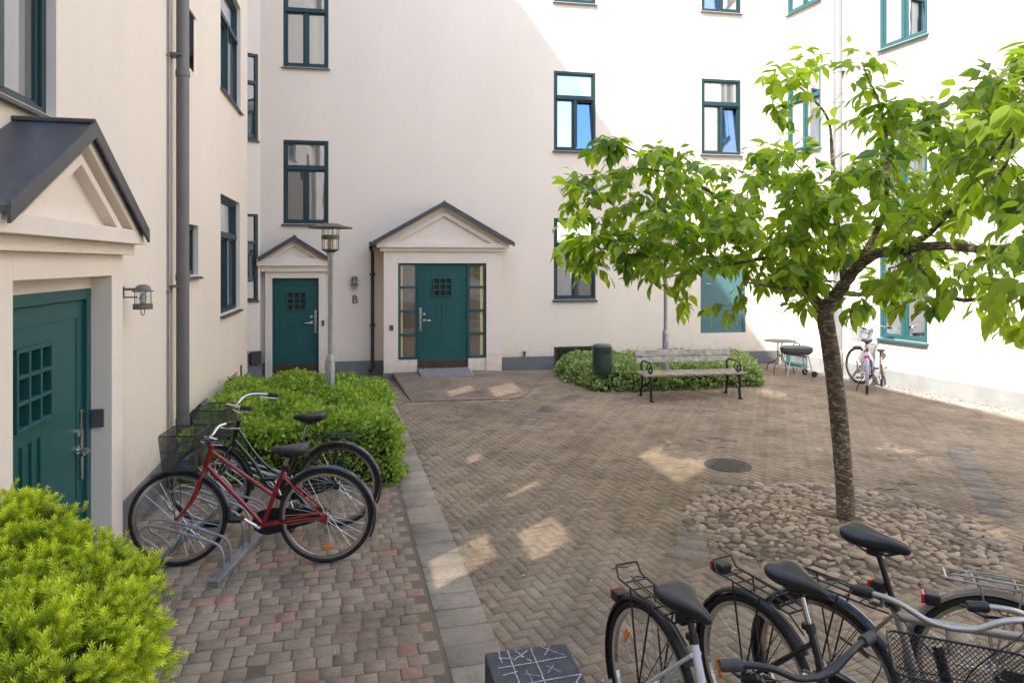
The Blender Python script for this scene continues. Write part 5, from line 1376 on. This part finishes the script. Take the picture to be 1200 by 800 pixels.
    if chaincase:
        q.prism([(bbp.x - 0.02, bbp.z + 0.10), (bbp.x + 0.08, bbp.z + 0.06), (bbp.x + 0.10, bbp.z), (bbp.x + 0.08, bbp.z - 0.065), (bbp.x - 0.02, bbp.z - 0.10), (0.02, hz - 0.05), (-0.02, hz), (0.02, hz + 0.045)], -0.062, -0.052)
    q.build('chain_guard', M['black'], bk, bevel=0.003)
    q = MB(); ca_, sa_ = math.cos(R(crank_a)), math.sin(R(crank_a)); ends = []
    for s in (1, -1):
        y = s * 0.072; e = (bbp.x + s * 0.17 * ca_, y + s * 0.008, bbp.z + s * 0.17 * sa_); q.tube([(bbp.x, y - s * 0.035, bbp.z), (bbp.x, y, bbp.z), e], [0.012, 0.012, 0.009], 8); ends.append((e, s))
    cr = q.build('crank', M['chrome'], bk, smooth=True)
    for e, s in ends:
        p = MB(); p.box(e[0] - 0.045, e[0] + 0.045, e[1] + s * 0.015, e[1] + s * 0.1, e[2] - 0.012, e[2] + 0.012); p.build('pedal', M['black'], cr, bevel=0.004)
    if stand:
        q = MB(); q.tube([(0.10, 0.05, hz - 0.06), (0.12, 0.12, 0.15), (0.13, 0.17, 0.006)], 0.008, 8); q.build('kickstand', M['black'], bk, smooth=True)
    if carrier:
        zc = 2 * Rr + 0.065; x0, x1, w = -0.20, 0.235, 0.062
        q = MB(); r = 0.0048
        lift = 0.045 if carrier == 'loop' else 0.0
        for s in (-1, 1):
            q.tube([(x1, s * w * 0.8, zc - 0.012), (x0 + 0.03, s * w, zc), (x0, s * w * 0.9, zc + lift)], r, 6)
            q.tube([(0.0, s * 0.062, hz + 0.01), (-0.07, s * w, zc - 0.002)], r * 0.9, 6); q.tube([(0.0, s * 0.062, hz + 0.01), (0.09, s * w, zc - 0.004)], r * 0.9, 6)
            q.tube([(x1, s * w * 0.8, zc - 0.012), (st.x - 0.015, s * 0.02, st.z - 0.03)], r * 0.8, 6)
        q.tube([(x0, -w * 0.9, zc + lift), (x0, w * 0.9, zc + lift)], r, 6); q.tube([(x1, -w * 0.8, zc - 0.012), (x1, w * 0.8, zc - 0.012)], r, 6)
        for t in ((0.12, 0.3, 0.5, 0.72, 0.88) if drail else (0.2, 0.6)): x = x0 + 0.03 + (x1 - x0 - .03) * t; q.tube([(x, -w, zc - 0.001), (x, w, zc - 0.001)], r * 0.7, 5)
        q.tube([(x0 + 0.04, 0, zc + 0.002), (x1, 0, zc - 0.01)], r * 0.7, 5)
        q.tube([(0.20, -0.035, zc + 0.012), (-0.10, -0.035, zc + 0.016), (-0.12, 0, zc + 0.018), (-0.10, 0.035, zc + 0.016), (0.20, 0.035, zc + 0.012)], r * 0.7, 5)
        q.build('carrier', M['silverp' if carrier == 'silver' else 'black'], bk, smooth=True)
    if tail:
        zc = 2 * Rr + 0.035
        x_ = -0.215 if carrier else -0.17; z_ = zc + 0.03 if carrier else Rr + Rr * 0.9
        if tail == 'guard': x_ = -0.262; z_ = Rr + 0.285
        q = MB(); q.box(x_ - 0.02, x_ + 0.045, -0.035, 0.035, z_ - 0.028, z_ + 0.022); tl = q.build('tail_light', M['black'], bk, bevel=0.008)
        q = MB(); q.box(x_ - 0.034, x_ - 0.0195, -0.032, 0.032, z_ - 0.024, z_ + 0.02); q.build('lens', M['redl'], tl, bevel=0.004)
    if lock:
        q = MB(); q.tube(arc(0.22, 0.62, 0.075, -200, 60, 16), 0.009, 8); q.build('ring_lock', M['black'], bk, smooth=True)
    return bk

# left pair in the floor rack (front wheels towards the wall)
bicycle('red step through bicycle with grey saddle and wire basket, nearest in the left rack', (-1.37, 5.02), (-1, -0.035), 'mixte', 'red', 'navyp', 'saddleg', 0.84, steer=R(5),
        bask=(0.98, 0.25, 0.33, 0.26, 0.0, 0.018, 0.0017), barz=0.91, bar='flat', refl=(-95,), crank_a=32, stand=False, grip='black')
bicycle('black curved frame bicycle with black saddle and basket, behind the red one', (-1.46, 5.72), (-1, -0.03), 'swan', 'blackp', 'blackp', 'saddle', 0.92, steer=R(-4),
        bask=(1.00, 0.25, 0.33, 0.24, 0.0, 0.018, 0.0017), barz=1.0, carrier='black', crank_a=70, stand=False, lock=True)
# right group, rear wheels towards the tree
bicycle('white framed bicycle with black saddle, leftmost of the near right row', (0.61, 3.0), (0.38, -0.925), 'low', 'whitep', 'black', 'saddle', 0.83, steer=R(-6), carrier='loop', refl=(150,), barz=0.88, bar='flat', wb=1.13,
        grip='gripd', post='black', seatlight='small', tail='guard', bmat='black', crank_a=20)
bicycle('black bicycle with chrome seat post and large wire basket, second in the right row', (1.09, 3.07), (0.45, -0.89), 'low', 'blackp', 'black', 'saddle', 0.88, steer=R(-50), carrier='loop', tail=True, refl=(-60, 200),
        bask=(0.93, 0.28, 0.40, 0.26, 0.0, 0.015, 0.0015), barz=0.95, bmat='silverp', bar='flat', crank_a=50)
bicycle('silver bicycle with the highest black saddle and a red light below it', (1.42, 3.10), (0.62, -0.785), 'diamond', 'silverp', 'navyp', 'saddle', 1.02, steer=R(-30), carrier='black', barz=0.90, post='black', seatlight='big',
        grip='black', bmat='silverp', bar='flat', crank_a=10)
bicycle('silver grey bicycle with taupe mudguard, cut off by the right edge', (2.20, 3.10), (0.90, -0.44), 'swan', 'silverp', 'taupe', 'saddle', 0.9, carrier='silver', tail='guard', barz=1.0, drail=False, crank_a=10)
# far bike by the sunny wall
bicycle('pale lilac bicycle with white basket parked far off by the sunny wall', (5.98, 11.5), (0.46, 0.89), 'swan', 'lilacp', 'lilacp', 'saddleg', 0.88, steer=R(42), bask=(1.0, 0.24, 0.33, 0.22, 0.0, 0.024, 0.004, 'steel'), tail=True, refl=(-60,), Rr=0.335, barz=1.0, bmat='chrome', group='parked bicycles')
bicycle('small dusty pink bicycle half hidden behind the lilac one', (6.60, 12.2), (0.42, 0.9), 'mixte', 'pinkp', None, 'saddleg', 0.80, steer=R(10), Rr=0.25, scale=0.78, barz=0.98, group='parked bicycles')

# ---- floor rack
rk = thing('bicycle_rack', 'galvanised floor rack holding the red and black bicycles', 'bicycle rack', (0, 0, 0))
q = MB(); xr0, xr1 = -2.62, -2.02
for x in (xr0, xr1): q.box(x - 0.035, x + 0.035, 4.62, 6.5, 0.004, 0.05)
q.build('base_rail', M['steel'], rk, bevel=0.005)
for i, y in enumerate((4.78, 4.90, 5.14, 5.26, 5.50, 5.62, 5.86, 5.98, 6.22, 6.34)):
    hi = 0.40 if (i // 2) % 2 else 0.30; q = MB()
    q.tube(smooth_path([(xr1, y, 0.03), (xr1, y, hi * 0.45), (xr1 - 0.03, y, hi * 0.72), (xr1 - 0.12, y, hi * 0.86), (xr0 + 0.14, y, hi * 1.18), (xr0 + 0.03, y, hi * 1.16), (xr0 + 0.02, y, hi * 0.95), (xr0 + 0.12, y, hi * 0.72), (xr0 + 0.16, y, hi * 0.5), (xr0 + 0.06, y, 0.03)], 6), 0.010, 8)
    q.build('hoop', M['steel'], rk, smooth=True)

# ================================================================== CHALKED STONE BLOCK
bkx = [(-0.123, 3.07), (0.248, 3.15), (0.328, 2.78), (-0.045, 2.70)]
SB = thing('stone_block', 'dark square stone block with chalk noughts and crosses grid on top', 'stone block', (0.10, 2.92, 0))
q = MB(); q.prismz([(x - 0.10, y - 2.92) for x, y in bkx], 0, 0.45); q.build('block', M['stone'], SB, bevel=0.008)
def bl_pt(u, v):  # u 0..1 left-right, v 0..1 back-front
    a_ = np.array(bkx[0]) * (1 - u) + np.array(bkx[1]) * u; b_ = np.array(bkx[3]) * (1 - u) + np.array(bkx[2]) * u; p = a_ * (1 - v) + b_ * v; return (p[0] - 0.10, p[1] - 2.92)
def stroke(q, p0, p1, w=0.007):
    n = 14; a_ = Vector(bl_pt(*p0)); b_ = Vector(bl_pt(*p1)); d = (b_ - a_).normalized(); nrm = Vector((-d.y, d.x)); vs = []
    for i in range(n + 1):
        p = a_.lerp(b_, i / n); ww = w * random.uniform(0.55, 1.1); off = random.uniform(-0.0015, 0.0015)
        vs += [(*(p + nrm * (ww / 2 + off)), 0.4535), (*(p - nrm * (ww / 2 - off)), 0.4535)]
    q.add(vs, [(2 * i, 2 * i + 1, 2 * i + 3, 2 * i + 2) for i in range(n)])
q = MB()
for s in (((0.27, 0.03), (0.27, 0.95)), ((0.55, 0.03), (0.55, 0.97)), ((0.10, 0.36), (0.92, 0.30)), ((0.08, 0.72), (0.99, 0.66)), ((0.16, 0.03), (0.16, 0.26)),
          ((0.36, 0.05), (0.46, 0.27)), ((0.30, 0.24), (0.50, 0.08)), ((0.12, 0.5), (0.30, 0.46)), ((0.13, 0.16), (0.3, 0.20)), ((0.40, 0.18), (0.5, 0.30)), ((0.84, 0.85), (0.98, 0.67)),
          ((0.07, 0.9), (0.22, 0.78)), ((0.1, 0.78), (0.2, 0.92))): stroke(q, *s)
q.build('chalk_drawing', M['chalk'], SB)
q = MB(); stroke(q, (0.66, 0.02), (0.90, 0.26), 0.006); stroke(q, (0.80, 0.02), (0.68, 0.22), 0.006); q.build('pink_chalk_cross', M['chalkp'], SB)
q = MB(); stroke(q, (0.62, 0.56), (0.74, 0.42), 0.005); stroke(q, (0.64, 0.42), (0.78, 0.58), 0.005); stroke(q, (0.40, 0.45), (0.42, 0.68), 0.005); stroke(q, (0.36, 0.52), (0.53, 0.60), 0.005); q.build('blue_chalk_cross', M['chalkb'], SB)

# ================================================================== LAMP POSTS
def lamp_post(label, x, y):
    L = thing('lamp_post', label, 'lamp post', (x, y, 0), 0, 'lamp posts')
    q = MB(); q.lathe([(0.058, 0), (0.058, 0.95), (0.05, 1.0), (0.042, 1.03)], n=20); q.lathe([(0.034, 1.0), (0.034, 2.28), (0.05, 2.31), (0.05, 2.33)], n=18); q.box(-0.02, 0.02, -0.062, -0.05, 0.62, 0.80)
    q.build('pole', M['steel'], L, smooth=True)
    q = MB(); q.lathe([(0.05, 2.33), (0.10, 2.36), (0.105, 2.375), (0.0, 2.375)], n=24)
    q.lathe([(0.108, 2.50), (0.112, 2.50), (0.112, 2.555), (0.108, 2.555)], n=24)
    for k in range(6): a = math.pi * k / 3; q.tube([(0.106 * math.cos(a), 0.106 * math.sin(a), 2.36), (0.106 * math.cos(a), 0.106 * math.sin(a), 2.66)], 0.005, 5)
    q.build('lantern_frame', M['lampolive'], L, smooth=True)
    q = MB(); q.lathe([(0.098, 2.375), (0.098, 2.66)], n=24); q.f = [f for f in q.f if len(f) == 4]; q.build('lantern_glass', M['clear'], L, smooth=True)
    q = MB(); q.lathe([(0.0, 2.375), (0.022, 2.38), (0.028, 2.44), (0.018, 2.52), (0.0, 2.53)], n=12); q.build('bulb', M['bulb'], L, smooth=True)
    q = MB(); q.lathe([(0.0, 2.64), (0.20, 2.645), (0.275, 2.64), (0.278, 2.652), (0.20, 2.668), (0.10, 2.70), (0.0, 2.705)], n=40); q.build('lamp_shade', M['lampolive'], L, smooth=True)
    return L
lamp_post('galvanised lamp post with flat disc shade rising from the left hedge', -2.32, 8.72)
lamp_post('lamp post behind the bench, its head hidden in the tree leaves', 2.70, 12.0)

# ================================================================== WALL LAMPS
def wall_lamp(label, x, y, z, rz, s=1.0, arm=0.18):
    L = thing('wall_lamp', label, 'wall lamp', (x, y, z), rz, 'wall lamps'); L.scale = (s, s, s)
    q = MB(); q.lathe([(0.0, 0.115), (0.03, 0.112), (0.052, 0.095), (0.06, 0.07), (0.078, 0.062), (0.078, 0.055), (0.0, 0.055)], (0, -arm, 0), 24); q.build('cap', M['lampm'], L, smooth=True)
    q = MB(); q.lathe([(0.05, -0.065), (0.05, 0.055)], (0, -arm, 0), 20); q.f = [f for f in q.f if len(f) == 4]; q.build('glass', M['clear'], L, smooth=True)
    q = MB(); q.lathe([(0.056, -0.085), (0.072, -0.085), (0.072, -0.042), (0.056, -0.042), (0.056, -0.085)], (0, -arm, 0), 24)
    for k in range(4): a = math.pi * k / 2 + 0.6; q.tube([(0.062 * math.cos(a), -arm + 0.062 * math.sin(a), -0.05), (0.06 * math.cos(a), -arm + 0.06 * math.sin(a), 0.06)], 0.004, 5)
    q.tube(smooth_path([(-0.055, -arm, -0.08), (-0.04, -arm, -0.12), (0, -arm, -0.135), (0.04, -arm, -0.12), (0.055, -arm, -0.08)], 4), 0.004, 5)
    q.build('guard', M['lampm'], L, smooth=True)
    q = MB(); q.lathe([(0.0, -0.04), (0.02, -0.035), (0.026, 0.0), (0.015, 0.04), (0.0, 0.05)], (0, -arm, 0), 12); q.build('bulb', M['wmetal'], L, smooth=True)
    q = MB(); q.box(-0.012, 0.012, -arm, 0, 0.066, 0.086); q.box(-0.05, 0.05, -0.012, 0.0, 0.02, 0.10); q.tube([(0, -arm + 0.04, 0.012), (0, 0, 0.012)], 0.006, 6)
    q.tube([(-0.11, -arm, 0.008), (0.11, -arm, 0.008)], 0.004, 6)
    q.build('bracket', M['lampm'], L, smooth=True)
u = 5.60
wall_lamp('grey caged wall lamp beside the close left door', O_L[0] - 0.2251 * u, O_L[1] + 0.9743 * u, zat(351, 5.35), TH_L, 1.0, 0.16)
u = uB(415.5); wall_lamp('small dark wall lamp above the letter B', O_B[0] + u * ax, O_B[1] + u * ay, zat(330, 13.3), TH_B, 0.95, 0.10)

# ================================================================== LITTER BIN
bx_, by_ = gnd(705.5, 458)
BN = thing('litter_bin', 'dark green cylindrical litter bin on a short post left of the bench', 'bin', (bx_, by_, 0), R(-12))
q = MB(); q.tube([(0, 0.0, 0), (0, 0.0, 0.34)], 0.022, 12); q.lathe([(0.09, 0), (0.09, 0.012), (0.0, 0.012)], n=20); q.build('post', M['pipeD'], BN, smooth=True)
q = MB(); q.lathe([(0.0, 0.30), (0.150, 0.30), (0.163, 0.32), (0.168, 0.42), (0.168, 0.74), (0.172, 0.742), (0.172, 0.755), (0.168, 0.757)], n=36); q.build('drum', M['bin'], BN, smooth=True)
q = MB(); q.lathe([(0.168, 0.757), (0.17, 0.77), (0.14, 0.80), (0.0, 0.812)], n=36); q.build('lid', M['bin'], BN, smooth=True)
q = MB()
for k in range(9):
    a0 = R(-78 + k * 6); a1 = R(-78 + (k + 1) * 6); r = 0.1715
    q.add([(r * math.cos(a0), r * math.sin(a0), 0.655), (r * math.cos(a1), r * math.sin(a1), 0.655), (r * math.cos(a1), r * math.sin(a1), 0.725), (r * math.cos(a0), r * math.sin(a0), 0.725)], [(0, 1, 2, 3)])
q.build('slot', M['rubber'], BN)
q = MB(); q.tube([(0.1 * 1.0, -0.14, 0.42), (0.1, -0.145, 0.42)], 0.012, 8); q.lathe([(0.1695, 0.60), (0.1715, 0.604), (0.1695, 0.608)], n=36); q.build('band', M['bin'], BN)

# ================================================================== BENCH
bA = Vector((2.21, 10.82)); bB = Vector((3.69, 11.05)); bd = (bB - bA); bth = math.atan2(bd.y, bd.x); bL = bd.length
BE = thing('park_bench', 'worn pale slatted bench with curled black iron ends', 'bench', (bA.x, bA.y, 0), bth)
def bench_end(x):
    q = MB(); w = 0.016
    q.tube(smooth_path([(x, -0.01, 0.02), (x, 0.015, 0.12), (x, 0.0, 0.25), (x, 0.02, 0.37), (x, 0.03, 0.40)], 5), [0.024] * 6 + [0.017] * 15, 8)
    q.obox((x, -0.015, 0.012), (1, 0, 0), (0.045, 0.075, 0.024))
    q.tube(smooth_path([(x, 0.50, 0.012), (x, 0.46, 0.14), (x, 0.42, 0.28), (x, 0.43, 0.40), (x, 0.47, 0.55), (x, 0.53, 0.74)], 5), 0.018, 8)
    q.obox((x, 0.505, 0.012), (1, 0, 0), (0.045, 0.07, 0.024))
    q.tube([(x, 0.02, 0.385), (x, 0.25, 0.375), (x, 0.43, 0.385)], 0.017, 8)
    q.tube(smooth_path([(x, 0.03, 0.12), (x, 0.22, 0.25), (x, 0.42, 0.16)], 6), 0.010, 8)
    # arm with scroll
    q.tube(smooth_path([(x, 0.46, 0.56), (x, 0.36, 0.60), (x, 0.22, 0.60), (x, 0.08, 0.60), (x, 0.0, 0.56), (x, -0.02, 0.49), (x, 0.03, 0.445), (x, 0.085, 0.47), (x, 0.085, 0.525), (x, 0.045, 0.53)], 5), 0.013, 8)
    q.tube(smooth_path([(x, 0.03, 0.40), (x, 0.10, 0.44), (x, 0.20, 0.50), (x, 0.16, 0.56)], 5), 0.010, 8)
    q.build('iron_end', M['iron'], BE, smooth=True)
bench_end(0.0); bench_end(bL)
for i in range(5):
    y0 = -0.02 + i * 0.088; q = MB(); q.box(-0.12, bL + 0.12, y0, y0 + 0.078, 0.398 - 0.004 * (2 - abs(i - 2)), 0.43 - 0.004 * (2 - abs(i - 2))); q.build('seat_slat', M['woodseat'], BE, bevel=0.005)
for z0, y0, hh_ in ((0.555, 0.448, 0.085), (0.655, 0.478, 0.095)):
    q = MB(); y1 = y0 + 0.028; q.add([(-0.10, y0, z0), (bL + 0.08, y0, z0), (bL + 0.08, y0 + 0.026, z0 + hh_), (-0.10, y0 + 0.026, z0 + hh_), (-0.10, y1, z0), (bL + 0.08, y1, z0), (bL + 0.08, y1 + 0.026, z0 + hh_), (-0.10, y1 + 0.026, z0 + hh_)],
        [(0, 1, 2, 3), (7, 6, 5, 4), (0, 4, 5, 1), (1, 5, 6, 2), (2, 6, 7, 3), (3, 7, 4, 0)]); q.build('back_slat', M['wood'], BE, bevel=0.005)

# ================================================================== TABLE AND GRILL
tX, tY = 5.40, 13.75
TB = thing('garden_table', 'small round black metal garden table in the far right corner', 'table', (tX, tY, 0))
q = MB(); q.lathe([(0.0, 0.625), (0.30, 0.625), (0.31, 0.632), (0.30, 0.642), (0.0, 0.642)], n=40); q.build('table_top', M['cover'], TB, smooth=True)
for k in range(4):
    a = math.pi / 4 + k * math.pi / 2; c, s = math.cos(a), math.sin(a); q = MB()
    q.tube(smooth_path([(0.06 * c, 0.06 * s, 0.625), (0.055 * c, 0.055 * s, 0.42), (0.05 * c, 0.05 * s, 0.30), (0.12 * c, 0.12 * s, 0.21), (0.24 * c, 0.24 * s, 0.15), (0.29 * c, 0.29 * s, 0.005)], 5), 0.010, 8); q.build('leg', M['pipeD'], TB, smooth=True)
q = MB(); q.tube([(0.055 * math.cos(a), 0.055 * math.sin(a), 0.34) for a in [i * math.pi / 8 for i in range(16)]], 0.006, 6, closed=True); q.build('leg_ring', M['pipeD'], TB, smooth=True)
gX, gY = 5.52, 13.25
GR = thing('barbecue_grill', 'low grey lidded barbecue on splayed pale legs beside the round table', 'barbecue', (gX, gY, 0), R(6))
q = MB(); secs = [(0.24, 0.150, 0.43), (0.285, 0.175, 0.47), (0.30, 0.19, 0.52), (0.29, 0.185, 0.565), (0.24, 0.15, 0.585), (0.10, 0.06, 0.592)]; vs = []; n = 28
for (rx, ry, z) in secs:
    for k in range(n):
        a = 2 * math.pi * k / n; c, s = math.cos(a), math.sin(a); vs.append((rx * abs(c) ** 0.6 * (1 if c > 0 else -1), ry * abs(s) ** 0.6 * (1 if s > 0 else -1), z))
q.add(vs, [(i * n + k, i * n + (k + 1) % n, (i + 1) * n + (k + 1) % n, (i + 1) * n + k) for i in range(len(secs) - 1) for k in range(n)] + [tuple(range(n)), tuple(range((len(secs) - 1) * n, len(secs) * n))])
q.build('grill_body', M['cover'], GR, smooth=True)
q = MB(); q.tube(smooth_path([(-0.06, 0, 0.59), (-0.05, 0, 0.64), (0.05, 0, 0.64), (0.06, 0, 0.59)], 4), 0.010, 8); q.build('lid_handle', M['pipeD'], GR, smooth=True)
for sx_ in (-1, 1):
    for sy_ in (-1, 1):
        q = MB(); q.tube([(sx_ * 0.17, sy_ * 0.11, 0.45), (sx_ * 0.26, sy_ * 0.15, 0.03)], 0.010, 8); q.build('leg', M['wmetal'], GR, smooth=True)
for sy_ in (-1, 1):
    q = MB(); q.lathe([(0.0, -0.012), (0.055, -0.012), (0.06, 0), (0.055, 0.012), (0.0, 0.012)], (0.27, sy_ * 0.17, 0.06), 20, 'y'); q.build('wheel', M['rubber'], GR, smooth=True)
q = MB(); q.tube([(0.262, -0.16, 0.06), (0.262, 0.16, 0.06)], 0.006, 6); q.tube([(-0.22, -0.14, 0.2), (0.22, -0.14, 0.2)], 0.005, 6); q.build('axle', M['wmetal'], GR)
